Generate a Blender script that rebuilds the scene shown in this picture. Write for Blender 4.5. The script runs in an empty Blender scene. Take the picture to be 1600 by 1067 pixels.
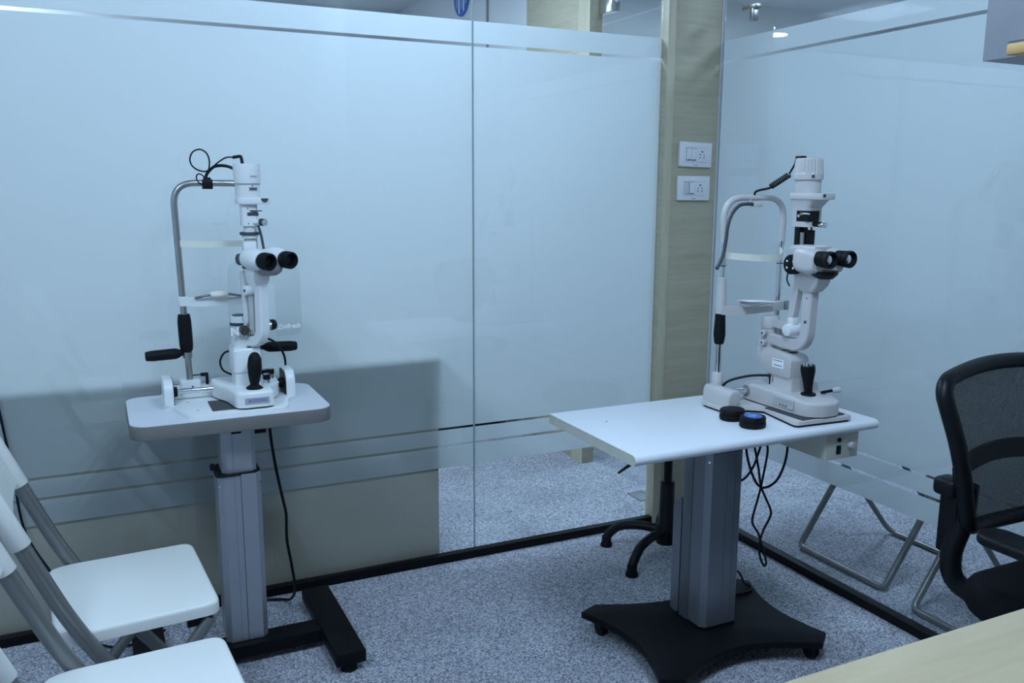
import bpy, bmesh, math, random
from mathutils import Vector, Matrix
random.seed(4)
PI = math.pi
scn = bpy.context.scene
COL = scn.collection

# ------------------------------------------------------------------ camera
FWD = Vector((0.42382192, 0.88860503, -0.1753741))
RIGHT = Vector((0.90288426, -0.42986618, 0.00388251))
DOWN = Vector((-0.07193737, -0.15998801, -0.98449421))
cam_d = bpy.data.cameras.new('camera')
cam_d.sensor_width = 36.0
cam_d.lens = 1358.0 / 1600.0 * 36.0
cam_d.clip_start = 0.02
cam = bpy.data.objects.new('camera', cam_d)
COL.objects.link(cam)
m3 = Matrix((RIGHT, -DOWN, -FWD)).transposed()
cam.matrix_world = Matrix.Translation((0, 0, 1.28)) @ m3.to_4x4()
scn.camera = cam

# ------------------------------------------------------------------ world, lights, exposure
world = bpy.data.worlds.new('world'); scn.world = world
world.use_nodes = True
bg = world.node_tree.nodes['Background']
bg.inputs[0].default_value = (0.55, 0.72, 0.9, 1)
bg.inputs[1].default_value = 0.0
scn.view_settings.view_transform = 'Standard'
scn.view_settings.look = 'None'
scn.view_settings.gamma = 1.0
scn.view_settings.use_curve_mapping = False
scn.view_settings.exposure = 0.10

LIGHTC = (0.53, 0.745, 1.0)
def area_light(name, loc, sx, sy, power, color=LIGHTC, shape='RECTANGLE', rot=(0, 0, 0)):
    l = bpy.data.lights.new(name, 'AREA')
    l.shape = shape; l.size = sx
    if shape in ('RECTANGLE', 'ELLIPSE'): l.size_y = sy
    l.energy = power; l.color = color
    o = bpy.data.objects.new(name, l); COL.objects.link(o)
    o.location = loc; o.rotation_euler = rot
    return o
P_ROOM, P_HALL, P_NEXT = 22.0, 22.0, 26.0
# ceiling panel lamps: one room lamp, hall lamps behind the back glass, one beyond the right glass
for hx, hy in ((0.75, 0.85), (-0.75, 0.75)):
    area_light('room_ceiling_lamp_offscreen', (hx, hy, 2.47), 0.56, 0.56, P_ROOM)
for hx, hy, hp in ((-0.3, 3.40, 0.35), (0.95, 3.40, 1.22)):
    area_light('hall_ceiling_lamp_offscreen', (hx, hy, 2.47), 0.56, 0.56, P_HALL * hp)
for hx, hy, hp in ((3.3, 3.6, 1.0), (3.0, 1.4, 0.6)):
    area_light('next_room_ceiling_lamp_offscreen', (hx, hy, 2.47), 0.56, 0.56, P_NEXT * hp)

# ------------------------------------------------------------------ materials
def new_mat(name):
    m = bpy.data.materials.new(name); m.use_nodes = True
    nt = m.node_tree
    return m, nt, nt.nodes['Principled BSDF']
def setp(b, **k):
    for n, v in k.items():
        b.inputs[n.replace('_', ' ')].default_value = v
def simple(name, col, rough=0.5, metal=0.0, noise=0.0, nscale=40.0, bump=0.0, spec=0.5, coat=0.0):
    m, nt, b = new_mat(name)
    b.inputs['Base Color'].default_value = (*col, 1)
    b.inputs['Roughness'].default_value = rough
    b.inputs['Metallic'].default_value = metal
    b.inputs['Specular IOR Level'].default_value = spec
    b.inputs['Coat Weight'].default_value = coat
    tc = nt.nodes.new('ShaderNodeTexCoord')
    n = nt.nodes.new('ShaderNodeTexNoise'); n.inputs['Scale'].default_value = nscale
    n.inputs['Detail'].default_value = 4
    nt.links.new(tc.outputs['Object'], n.inputs['Vector'])
    if noise > 0:
        r = nt.nodes.new('ShaderNodeValToRGB')
        r.color_ramp.elements[0].position = 0.3; r.color_ramp.elements[1].position = 0.7
        r.color_ramp.elements[0].color = (*[c * (1 - noise) for c in col], 1)
        r.color_ramp.elements[1].color = (*[min(1, c * (1 + noise)) for c in col], 1)
        nt.links.new(n.outputs['Fac'], r.inputs[0]); nt.links.new(r.outputs[0], b.inputs['Base Color'])
    if bump > 0:
        bp = nt.nodes.new('ShaderNodeBump'); bp.inputs['Strength'].default_value = bump
        bp.inputs['Distance'].default_value = 0.002
        nt.links.new(n.outputs['Fac'], bp.inputs['Height']); nt.links.new(bp.outputs[0], b.inputs['Normal'])
    return m
M = {}
M['white'] = simple('white_enamel', (0.78, 0.80, 0.80), 0.32, noise=0.02, nscale=6)
M['ivory'] = simple('ivory_enamel', (0.57, 0.55, 0.54), 0.38, noise=0.03, nscale=6)
M['greywhite'] = simple('grey_white_plastic', (0.50, 0.50, 0.50), 0.4, noise=0.02)
M['cream'] = simple('cream_rubber', (0.80, 0.79, 0.68), 0.45, noise=0.03)
M['black'] = simple('black_plastic', (0.006, 0.007, 0.009), 0.42, noise=0.2, spec=0.22)
M['rubber'] = simple('black_rubber', (0.007, 0.008, 0.010), 0.55, noise=0.2, nscale=200, bump=0.1, spec=0.15)
M['blackmetal'] = simple('black_powder_coat', (0.005, 0.0055, 0.007), 0.5, noise=0.2, nscale=300, bump=0.05, spec=0.12)
M['darkgrey'] = simple('dark_grey_mat', (0.055, 0.055, 0.058), 0.7, noise=0.15, nscale=300, bump=0.1)
M['slate'] = simple('slate_plastic', (0.05, 0.055, 0.07), 0.4)
M['midgrey'] = simple('mid_grey_plastic', (0.30, 0.30, 0.30), 0.45)
M['chrome'] = simple('chrome', (0.75, 0.76, 0.78), 0.12, 1.0)
M['steel'] = simple('satin_steel', (0.45, 0.45, 0.44), 0.32, 1.0, noise=0.05)
M['alu'] = simple('satin_aluminium', (0.42, 0.43, 0.47), 0.42, 0.75, noise=0.04, nscale=12)
M['alu_dark'] = simple('dark_aluminium', (0.20, 0.21, 0.23), 0.45, 0.6, noise=0.04)
M['alu_deep'] = simple('deep_satin_aluminium', (0.27, 0.285, 0.32), 0.40, 0.7, noise=0.04, nscale=12)
M['tube'] = simple('grey_painted_tube', (0.20, 0.205, 0.20), 0.30, 0.55)
M['chairwhite'] = simple('white_chair_plastic', (0.69, 0.69, 0.655), 0.38, noise=0.02, nscale=5, bump=0.02)
M['laminate'] = simple('white_laminate', (0.66, 0.68, 0.73), 0.35, noise=0.015, nscale=120)
M['laminate_w'] = simple('bright_white_laminate', (0.80, 0.82, 0.86), 0.30, noise=0.012, nscale=120)
M['edgeband'] = simple('grey_edge_band', (0.17, 0.165, 0.155), 0.45, noise=0.03)
M['creamedge'] = simple('cream_edge', (0.60, 0.60, 0.52), 0.5, noise=0.04)
M['psu'] = simple('cream_box_paint', (0.62, 0.60, 0.52), 0.45, noise=0.02)
M['labelgrey'] = simple('label_grey', (0.40, 0.41, 0.43), 0.4)
M['labelwhite'] = simple('label_white', (0.93, 0.93, 0.93), 0.5)
M['ink'] = simple('ink_dark', (0.06, 0.06, 0.08), 0.5)
M['violet'] = simple('ink_violet', (0.10, 0.07, 0.42), 0.5)
M['blue'] = simple('blue_print', (0.03, 0.14, 0.55), 0.3, noise=0.25, nscale=90)
M['bluelight'] = simple('light_blue_print', (0.30, 0.55, 0.85), 0.3)
M['switchwhite'] = simple('switch_white', (0.82, 0.82, 0.84), 0.28)
M['switchgrey'] = simple('switch_grey', (0.62, 0.64, 0.66), 0.35)
M['wallpaint'] = simple('wall_paint', (0.62, 0.65, 0.66), 0.7, noise=0.02, nscale=3)
M['hallpaint'] = simple('hall_paint', (0.76, 0.78, 0.79), 0.65, noise=0.02, nscale=3)
M['nextpaint'] = simple('next_room_paint', (0.84, 0.86, 0.86), 0.7, noise=0.02, nscale=3)
M['ceilpaint'] = simple('ceiling_paint', (0.72, 0.75, 0.77), 0.8, noise=0.02, nscale=3)
M['beige'] = simple('beige_laminate', (0.50, 0.46, 0.38), 0.5, noise=0.03, nscale=4)
M['channel'] = simple('black_channel', (0.004, 0.004, 0.005), 0.38, noise=0.2, spec=0.15)
M['greylam'] = simple('grey_laminate', (0.26, 0.27, 0.30), 0.45, noise=0.02, nscale=6)
M['yellowwood'] = simple('yellow_wood_edge', (0.50, 0.31, 0.12), 0.5, noise=0.08, nscale=12)
M['brown'] = simple('brown_leather', (0.035, 0.022, 0.016), 0.5, noise=0.25)
M['paper'] = simple('paper', (0.82, 0.83, 0.85), 0.7)
M['brass'] = simple('brass', (0.5, 0.32, 0.15), 0.3, 1.0)
M['counterdark'] = simple('dark_counter_laminate', (0.10, 0.09, 0.085), 0.5, noise=0.1, nscale=5)
M['seatfabric'] = simple('black_seat_fabric', (0.006, 0.006, 0.008), 0.85, noise=0.3, nscale=500, bump=0.2, spec=0.15)

def wood(name, c0, c1, scale=(1.2, 1.2, 14.0), rough=0.42):
    m, nt, b = new_mat(name)
    tc = nt.nodes.new('ShaderNodeTexCoord'); mp = nt.nodes.new('ShaderNodeMapping')
    mp.inputs['Scale'].default_value = scale
    n = nt.nodes.new('ShaderNodeTexNoise'); n.inputs['Scale'].default_value = 3.0
    n.inputs['Detail'].default_value = 6; n.inputs['Roughness'].default_value = 0.6
    n.inputs['Distortion'].default_value = 0.6
    n2 = nt.nodes.new('ShaderNodeTexNoise'); n2.inputs['Scale'].default_value = 14.0; n2.inputs['Detail'].default_value = 4
    mx = nt.nodes.new('ShaderNodeMath'); mx.operation = 'MULTIPLY_ADD'; mx.inputs[1].default_value = 0.35
    r = nt.nodes.new('ShaderNodeValToRGB')
    r.color_ramp.elements[0].position = 0.42; r.color_ramp.elements[1].position = 0.86
    r.color_ramp.elements[0].color = (*c0, 1); r.color_ramp.elements[1].color = (*c1, 1)
    nt.links.new(tc.outputs['Object'], mp.inputs[0]); nt.links.new(mp.outputs[0], n.inputs['Vector'])
    nt.links.new(mp.outputs[0], n2.inputs['Vector'])
    nt.links.new(n2.outputs['Fac'], mx.inputs[0]); nt.links.new(n.outputs['Fac'], mx.inputs[2])
    nt.links.new(mx.outputs[0], r.inputs[0]); nt.links.new(r.outputs[0], b.inputs['Base Color'])
    b.inputs['Roughness'].default_value = rough
    return m
M['pillarwood'] = wood('pale_olive_oak', (0.41, 0.365, 0.25), (0.52, 0.47, 0.34))
M['pillaredge'] = wood('pale_oak_lipping', (0.52, 0.47, 0.31), (0.60, 0.55, 0.40), (14, 14, 1.2))
M['deskwood'] = wood('pale_maple_laminate', (0.37, 0.295, 0.18), (0.45, 0.365, 0.235), (1.0, 9.0, 9.0), 0.4)

def carpet():
    m, nt, b = new_mat('speckled_blue_grey_carpet')
    tc = nt.nodes.new('ShaderNodeTexCoord')
    v = nt.nodes.new('ShaderNodeTexVoronoi'); v.inputs['Scale'].default_value = 260.0
    n = nt.nodes.new('ShaderNodeTexNoise'); n.inputs['Scale'].default_value = 240.0; n.inputs['Detail'].default_value = 3
    n2 = nt.nodes.new('ShaderNodeTexNoise'); n2.inputs['Scale'].default_value = 6.0; n2.inputs['Detail'].default_value = 5
    for q in (v, n, n2): nt.links.new(tc.outputs['Object'], q.inputs['Vector'])
    sep = nt.nodes.new('ShaderNodeSeparateColor'); nt.links.new(v.outputs['Color'], sep.inputs[0])
    a = nt.nodes.new('ShaderNodeMath'); a.operation = 'MULTIPLY_ADD'; a.inputs[1].default_value = 0.55
    nt.links.new(sep.outputs[0], a.inputs[0])
    s = nt.nodes.new('ShaderNodeMath'); s.operation = 'MULTIPLY'; s.inputs[1].default_value = 0.5
    nt.links.new(n.outputs['Fac'], s.inputs[0]); nt.links.new(s.outputs[0], a.inputs[2])
    r = nt.nodes.new('ShaderNodeValToRGB')
    e = r.color_ramp.elements
    e[0].position = 0.22; e[0].color = (0.13, 0.135, 0.165, 1)
    e[1].position = 0.80; e[1].color = (0.72, 0.74, 0.80, 1)
    k = e.new(0.50); k.color = (0.41, 0.42, 0.475, 1)
    nt.links.new(a.outputs[0], r.inputs[0])
    mx = nt.nodes.new('ShaderNodeMixRGB'); mx.blend_type = 'MULTIPLY'; mx.inputs[0].default_value = 0.35
    nt.links.new(r.outputs[0], mx.inputs[1]); nt.links.new(n2.outputs['Fac'], mx.inputs[2])
    nt.links.new(mx.outputs[0], b.inputs['Base Color'])
    b.inputs['Roughness'].default_value = 0.95; b.inputs['Specular IOR Level'].default_value = 0.1
    bp = nt.nodes.new('ShaderNodeBump'); bp.inputs['Strength'].default_value = 0.5; bp.inputs['Distance'].default_value = 0.004
    nt.links.new(a.outputs[0], bp.inputs['Height']); nt.links.new(bp.outputs[0], b.inputs['Normal'])
    return m
M['carpet'] = carpet()

def clear_glass(name, tint, refl=1.0):
    m, nt, b = new_mat(name); nt.nodes.remove(b)
    out = nt.nodes['Material Output']
    t = nt.nodes.new('ShaderNodeBsdfTransparent'); t.inputs[0].default_value = (*tint, 1)
    g = nt.nodes.new('ShaderNodeBsdfGlossy'); g.inputs['Roughness'].default_value = 0.0
    g.inputs[0].default_value = (refl, refl, refl, 1)
    f = nt.nodes.new('ShaderNodeFresnel')
    gm = nt.nodes.new('ShaderNodeNewGeometry')      # same reflectance on both faces of the straight-through pane
    ma = nt.nodes.new('ShaderNodeMath'); ma.operation = 'MULTIPLY_ADD'; ma.inputs[1].default_value = 1 / 1.45 - 1.45; ma.inputs[2].default_value = 1.45
    nt.links.new(gm.outputs['Backfacing'], ma.inputs[0]); nt.links.new(ma.outputs[0], f.inputs[0])
    mx = nt.nodes.new('ShaderNodeMixShader')
    nt.links.new(f.outputs[0], mx.inputs[0]); nt.links.new(t.outputs[0], mx.inputs[1]); nt.links.new(g.outputs[0], mx.inputs[2])
    nt.links.new(mx.outputs[0], out.inputs[0])
    return m
M['glass'] = clear_glass('clear_partition_glass', (0.955, 0.97, 0.97))
M['acrylic'] = clear_glass('clear_acrylic', (0.97, 0.985, 0.985), 0.6)
def film_mat():
    m, nt, b = new_mat('frosted_film'); nt.nodes.remove(b)
    out = nt.nodes['Material Output']
    d = nt.nodes.new('ShaderNodeBsdfDiffuse'); d.inputs[0].default_value = (0.78, 0.82, 0.82, 1)
    t = nt.nodes.new('ShaderNodeBsdfTranslucent'); t.inputs[0].default_value = (0.85, 0.875, 0.885, 1)
    mx = nt.nodes.new('ShaderNodeMixShader'); mx.inputs[0].default_value = 0.68
    nt.links.new(d.outputs[0], mx.inputs[1]); nt.links.new(t.outputs[0], mx.inputs[2]); nt.links.new(mx.outputs[0], out.inputs[0])
    return m
M['film'] = film_mat()
M['joint'] = film_mat()
M['joint'].name = 'silicone_joint'
for n_ in M['joint'].node_tree.nodes:
    if n_.type in ('BSDF_DIFFUSE', 'BSDF_TRANSLUCENT'): n_.inputs[0].default_value = (0.58, 0.66, 0.67, 1)
def emit(name, col, s):
    m, nt, b = new_mat(name); nt.nodes.remove(b)
    e = nt.nodes.new('ShaderNodeEmission'); e.inputs[0].default_value = (*col, 1); e.inputs[1].default_value = s
    nt.links.new(e.outputs[0], nt.nodes['Material Output'].inputs[0]); return m
M['lamp'] = emit('lamp_diffuser', (0.62, 0.78, 1.0), 5.0)
M['downlight'] = emit('downlight_diffuser', (0.85, 0.95, 1.0), 60.0)
def mesh_fabric():
    m, nt, b = new_mat('black_chair_mesh'); out = nt.nodes['Material Output']
    setp(b, Base_Color=(0.008, 0.009, 0.012, 1), Roughness=0.7)
    tc = nt.nodes.new('ShaderNodeTexCoord')
    mp = nt.nodes.new('ShaderNodeMapping'); mp.inputs['Scale'].default_value = (330, 330, 250)
    mp.inputs['Rotation'].default_value = (0, math.radians(30), 0)
    v = nt.nodes.new('ShaderNodeTexVoronoi'); v.inputs['Randomness'].default_value = 0.0; v.inputs['Scale'].default_value = 1.0
    v.voronoi_dimensions = '2D'
    sx = nt.nodes.new('ShaderNodeSeparateXYZ'); cb = nt.nodes.new('ShaderNodeCombineXYZ')
    nt.links.new(tc.outputs['Object'], mp.inputs[0]); nt.links.new(mp.outputs[0], sx.inputs[0])
    nt.links.new(sx.outputs[0], cb.inputs[0]); nt.links.new(sx.outputs[2], cb.inputs[1])
    nt.links.new(cb.outputs[0], v.inputs['Vector'])
    lt = nt.nodes.new('ShaderNodeMath'); lt.operation = 'LESS_THAN'; lt.inputs[1].default_value = 0.21
    nt.links.new(v.outputs['Distance'], lt.inputs[0])
    tr = nt.nodes.new('ShaderNodeBsdfTransparent'); mx = nt.nodes.new('ShaderNodeMixShader')
    nt.links.new(lt.outputs[0], mx.inputs[0]); nt.links.new(b.outputs[0], mx.inputs[1]); nt.links.new(tr.outputs[0], mx.inputs[2])
    nt.links.new(mx.outputs[0], out.inputs[0])
    return m
M['mesh'] = mesh_fabric()

# ------------------------------------------------------------------ geometry helpers
def frame_z(d):
    d = Vector(d).normalized()
    u = Vector((0, 0, 1)) if abs(d.z) < 0.95 else Vector((1, 0, 0))
    x = u.cross(d).normalized(); y = d.cross(x)
    return Matrix((x, y, d)).transposed()
def smooth_path(pts, n=8, closed=False):
    pts = [Vector(p) for p in pts]; out = []
    L = len(pts)
    rng = range(L if closed else L - 1)
    for i in rng:
        if closed: p0, p1, p2, p3 = pts[(i - 1) % L], pts[i], pts[(i + 1) % L], pts[(i + 2) % L]
        else: p0, p1, p2, p3 = pts[max(i - 1, 0)], pts[i], pts[i + 1], pts[min(i + 2, L - 1)]
        for k in range(n):
            t = k / n
            out.append(0.5 * ((2 * p1) + (-p0 + p2) * t + (2 * p0 - 5 * p1 + 4 * p2 - p3) * t * t + (-p0 + 3 * p1 - 3 * p2 + p3) * t ** 3))
    if not closed: out.append(pts[-1])
    return out
def fillet(pts, r, n=6):
    # polyline with rounded corners
    pts = [Vector(p) for p in pts]; out = [pts[0]]
    for i in range(1, len(pts) - 1):
        a, b, c = pts[i - 1], pts[i], pts[i + 1]
        d1 = (a - b); d2 = (c - b)
        rr = min(r, d1.length * 0.49, d2.length * 0.49)
        p = b + d1.normalized() * rr; q = b + d2.normalized() * rr
        for k in range(n + 1):
            t = k / n
            out.append((1 - t) ** 2 * p + 2 * t * (1 - t) * b + t * t * q)
    out.append(pts[-1]); return out
class MB:
    def __init__(s, T=None):
        s.bm = bmesh.new(); s.T = T
    def _add(s, verts, faces):
        vs = [s.bm.verts.new(v) for v in verts]
        for f in faces:
            try: s.bm.faces.new([vs[i] for i in f])
            except ValueError: pass
        return vs
    def _merge(s, b2, mat=None):
        if mat is not None: bmesh.ops.transform(b2, matrix=mat, verts=b2.verts)
        b2.verts.ensure_lookup_table(); b2.verts.index_update()
        vs = [s.bm.verts.new(v.co) for v in b2.verts]
        for f in b2.faces:
            s.bm.faces.new([vs[v.index] for v in f.verts])
        b2.free()
    def box(s, x0, x1, y0, y1, z0, z1, bev=0.0, seg=2, rot=None, mat=None):
        b = bmesh.new()
        bmesh.ops.create_cube(b, size=1.0)
        c = Vector(((x0 + x1) / 2, (y0 + y1) / 2, (z0 + z1) / 2))
        for v in b.verts:
            v.co = Vector((v.co.x * (x1 - x0), v.co.y * (y1 - y0), v.co.z * (z1 - z0)))
        if bev > 0: bmesh.ops.bevel(b, geom=b.edges[:], offset=bev, segments=seg, profile=0.5, affect='EDGES')
        Mx = Matrix.Translation(c)
        if rot is not None: Mx = Mx @ rot
        if mat is not None: Mx = mat @ Mx
        s._merge(b, Mx); return s
    def cyl(s, p0, p1, r0, r1=None, seg=24, bev=0.0):
        r1 = r0 if r1 is None else r1
        p0 = Vector(p0); p1 = Vector(p1); L = (p1 - p0).length
        if bev > 0:
            prof = [(0, 0), (r0 - bev, 0), (r0 - bev * .3, bev * .3), (r0, bev), (r1, L - bev), (r1 - bev * .3, L - bev * .3), (r1 - bev, L), (0, L)]
        else: prof = [(0, 0), (r0, 0), (r1, L), (0, L)]
        return s.lathe(prof, p0, (p1 - p0), seg)
    def lathe(s, prof, o, d=(0, 0, 1), seg=32, sx=1.0, sy=1.0):
        R = frame_z(d); o = Vector(o)
        rings = []; verts = []; faces = []
        for r, z in prof:
            if r < 1e-7:
                rings.append([len(verts)]); verts.append(o + R @ Vector((0, 0, z)))
            else:
                st = len(verts)
                for k in range(seg):
                    a = 2 * PI * k / seg
                    verts.append(o + R @ Vector((r * sx * math.cos(a), r * sy * math.sin(a), z)))
                rings.append(list(range(st, st + seg)))
        for a, b in zip(rings, rings[1:]):
            if len(a) == 1 and len(b) == 1: continue
            for k in range(seg):
                k2 = (k + 1) % seg
                if len(a) == 1: faces.append((a[0], b[k2], b[k])[::-1])
                elif len(b) == 1: faces.append((a[k], a[k2], b[0]))
                else: faces.append((a[k], a[k2], b[k2], b[k]))
        s._add(verts, faces); return s
    def tube(s, pts, r, seg=10, closed=False, cap=True, rads=None):
        pts = [Vector(p) for p in pts]; n = len(pts)
        tang = []
        for i in range(n):
            if closed: t = pts[(i + 1) % n] - pts[(i - 1) % n]
            else: t = pts[min(i + 1, n - 1)] - pts[max(i - 1, 0)]
            tang.append(t.normalized())
        x = frame_z(tang[0]).col[0].copy()
        verts = []; faces = []
        for i in range(n):
            t = tang[i]; x = (x - t * x.dot(t)).normalized(); y = t.cross(x)
            rr = rads[i] if rads else r
            for k in range(seg):
                a = 2 * PI * k / seg
                verts.append(pts[i] + (x * math.cos(a) + y * math.sin(a)) * rr)
        for i in range(n if closed else n - 1):
            j = (i + 1) % n
            for k in range(seg):
                k2 = (k + 1) % seg
                faces.append((i * seg + k, i * seg + k2, j * seg + k2, j * seg + k))
        if cap and not closed:
            faces.append(tuple(range(seg))[::-1]); faces.append(tuple(range((n - 1) * seg, n * seg)))
        s._add(verts, faces); return s
    def sweep(s, pts, prof, up=(0, 0, 1)):
        # rectangular/any section swept along a polyline, section = list of (side, up)
        pts = [Vector(p) for p in pts]; n = len(pts); up = Vector(up); m = len(prof)
        verts = []; faces = []
        for i in range(n):
            t = (pts[min(i + 1, n - 1)] - pts[max(i - 1, 0)]).normalized()
            sd = up.cross(t).normalized(); u = t.cross(sd)
            for a, b in prof: verts.append(pts[i] + sd * a + u * b)
        for i in range(n - 1):
            for k in range(m):
                k2 = (k + 1) % m
                faces.append((i * m + k, i * m + k2, (i + 1) * m + k2, (i + 1) * m + k))
        faces.append(tuple(range(m))[::-1]); faces.append(tuple(range((n - 1) * m, n * m)))
        s._add(verts, faces); return s
    def prism(s, out, h0, h1, bev=0.0, seg=3, mat=None, bev_bottom=False):
        # outline in xy extruded from z=h0 to h1; top edge (and bottom) bevelled
        b = bmesh.new()
        vs = [b.verts.new((p[0], p[1], h0)) for p in out]
        f = b.faces.new(vs)
        ex = bmesh.ops.extrude_face_region(b, geom=[f])
        for v in ex['geom']:
            if isinstance(v, bmesh.types.BMVert): v.co.z = h1
        bmesh.ops.recalc_face_normals(b, faces=b.faces[:])
        if bev > 0:
            ed = [e for e in b.edges if all(abs(v.co.z - h1) < 1e-6 for v in e.verts) or (bev_bottom and all(abs(v.co.z - h0) < 1e-6 for v in e.verts))]
            bmesh.ops.bevel(b, geom=ed, offset=bev, segments=seg, profile=0.5, affect='EDGES')
        s._merge(b, mat); return s
    def ball(s, c, rx, ry=None, rz=None, seg=20, rings=12):
        ry = ry or rx; rz = rz or rx
        prof = [(math.sin(PI * i / rings), -math.cos(PI * i / rings)) for i in range(rings + 1)]
        prof[0] = (0, -1); prof[-1] = (0, 1)
        b = MB(); b.lathe(prof, (0, 0, 0), (0, 0, 1), seg)
        s._merge(b.bm, Matrix.Translation(c) @ Matrix.Diagonal((rx, ry, rz, 1))); return s
    def hull_loft(s, rings):
        # rings: list of equal-length point loops
        m = len(rings[0]); verts = [Vector(p) for r in rings for p in r]; faces = []
        for i in range(len(rings) - 1):
            for k in range(m):
                k2 = (k + 1) % m
                faces.append((i * m + k, i * m + k2, (i + 1) * m + k2, (i + 1) * m + k))
        faces.append(tuple(range(m))[::-1]); faces.append(tuple(range((len(rings) - 1) * m, len(rings) * m)))
        s._add(verts, faces); return s
    def build(s, name, mat, parent=None, smooth=35, T=None):
        T = T or s.T
        if T is not None: bmesh.ops.transform(s.bm, matrix=T, verts=s.bm.verts)
        bmesh.ops.recalc_face_normals(s.bm, faces=s.bm.faces[:])
        me = bpy.data.meshes.new(name)
        if parent is not None:
            og = Vector(parent.get('_o', (0, 0, 0)))
            for v in s.bm.verts: v.co -= og
        s.bm.to_mesh(me); s.bm.free()
        me.materials.append(M[mat])
        for p in me.polygons: p.use_smooth = True
        me.set_sharp_from_angle(angle=math.radians(smooth))
        o = bpy.data.objects.new(name, me); COL.objects.link(o)
        if parent is not None:
            o.parent = parent; o['_o'] = tuple(parent.get('_o', (0, 0, 0)))
        return o
def tag(o, label, cat, group=None):
    o['label'] = label; o['category'] = cat
    if group: o['group'] = group
    return o
def thing(name, loc, label=None, cat=None, group=None):
    o = bpy.data.objects.new(name, None); COL.objects.link(o)
    o.empty_display_size = 0.05
    o.location = loc; o['_o'] = tuple(loc)
    if label: tag(o, label, cat, group)
    return o
def struct(o, label=None, cat=None):
    o['kind'] = 'structure'
    if label: o['label'] = label
    if cat: o['category'] = cat
    return o
def copy_tree(o, parent=None):
    c = o.copy(); COL.objects.link(c); c.parent = parent
    for ch in list(o.children): copy_tree(ch, c)
    return c
def rrect(x0, x1, y0, y1, r, n=6):
    out = []
    for cx, cy, a0 in ((x1 - r, y0 + r, -90), (x1 - r, y1 - r, 0), (x0 + r, y1 - r, 90), (x0 + r, y0 + r, 180)):
        for k in range(n + 1):
            a = math.radians(a0 + 90 * k / n); out.append((cx + r * math.cos(a), cy + r * math.sin(a)))
    return out
def round_poly(pts, rs, n=5):
    out = []; L = len(pts)
    if not isinstance(rs, (list, tuple)): rs = [rs] * L
    for i in range(L):
        a = Vector((*pts[i - 1], 0)); b = Vector((*pts[i], 0)); c = Vector((*pts[(i + 1) % L], 0))
        d1 = a - b; d2 = c - b; r = min(rs[i], d1.length * .49, d2.length * .49)
        if r < 1e-5: out.append((b.x, b.y)); continue
        p = b + d1.normalized() * r; q = b + d2.normalized() * r
        for k in range(n + 1):
            t = k / n; v = (1 - t) ** 2 * p + 2 * t * (1 - t) * b + t * t * q
            out.append((v.x, v.y))
    return out
def basis(o, x, y, z):
    Mx = Matrix((Vector(x), Vector(y), Vector(z))).transposed().to_4x4()
    return Matrix.Translation(o) @ Mx
def text_mesh(body, size, T, name, mat, parent, depth=0.0003, bold=False):
    cu = bpy.data.curves.new('t', 'FONT'); cu.body = body; cu.size = size; cu.extrude = depth
    if bold: cu.offset = size * 0.022
    cu.resolution_u = 3
    to = bpy.data.objects.new('t', cu); COL.objects.link(to)
    bpy.context.view_layer.update()
    dg = bpy.context.evaluated_depsgraph_get()
    me = bpy.data.meshes.new_from_object(to.evaluated_get(dg))
    bpy.data.objects.remove(to); bpy.data.curves.remove(cu)
    b = MB(); b2 = bmesh.new(); b2.from_mesh(me); b._merge(b2, T); bpy.data.meshes.remove(me)
    return b.build(name, mat, parent)

# ================================================================== STRUCTURE
YG, XG = 2.67, 2.095          # back glass plane, right glass plane
CEIL = 2.5
struct(MB().box(-3.6, 5.6, -1.6, 6.3, -0.06, 0.0).build('floor', 'carpet'), 'speckled blue grey carpet running under the glass partitions', 'floor')
struct(MB().box(-3.6, 5.6, -1.6, 6.3, CEIL, CEIL + 0.08).build('ceiling', 'ceilpaint'), 'plain painted ceiling', 'ceiling')
struct(MB().box(-1.75, -1.65, -1.6, 2.66, 0, CEIL).build('wall_left', 'wallpaint'), 'plain painted side wall', 'wall')
struct(MB().box(-1.65, 2.2, -1.6, -1.5, 0, CEIL).build('wall_front', 'wallpaint'), 'plain painted wall opposite the back glass', 'wall')
struct(MB().box(-3.6, 2.05, 6.2, 6.3, 0, CEIL).build('wall_hall_far', 'hallpaint'), 'white far wall of the hall behind the back glass', 'wall')
struct(MB().box(-3.6, -3.5, 2.6, 6.2, 0, CEIL).build('wall_hall_left', 'hallpaint'), 'white side wall of the hall', 'wall')
struct(MB().box(-3.5, -1.75, 2.60, 2.70, 0, CEIL).build('wall_hall_front', 'hallpaint'), 'white hall wall beside the back glass', 'wall')
whs = struct(MB().box(2.05, 2.20, 4.02, 6.3, 0, CEIL).build('wall_hall_right', 'hallpaint'), 'white hall wall past the oak panelled end', 'wall')
MB().box(2.0385, 2.05, 4.615, 4.622, 0, CEIL).build('panel_joint', 'midgrey', whs)
MB().box(2.040, 2.05, 4.63, 5.28, 0, CEIL).build('raised_panel', 'hallpaint', whs)
struct(MB().box(5.5, 5.6, -1.6, 4.93, 0, CEIL).build('wall_next_room_right', 'nextpaint'), 'painted far wall of the room beyond the right glass', 'wall')
struct(MB().box(2.20, 5.6, 4.93, 5.03, 0, CEIL).build('wall_next_room_back', 'nextpaint'), 'painted back wall of the room beyond the right glass', 'wall')
struct(MB().box(2.2, 5.5, -1.6, -1.5, 0, CEIL).build('wall_next_room_front', 'nextpaint'), 'painted front wall of the room beyond the right glass', 'wall')
w = struct(MB().box(1.99, 2.05, 3.40, 4.02, 0, CEIL, 0.002).build('wall_hall_oak', 'pillarwood'), 'pale oak panelled wall end in the hall behind the glass', 'wall')
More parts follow.
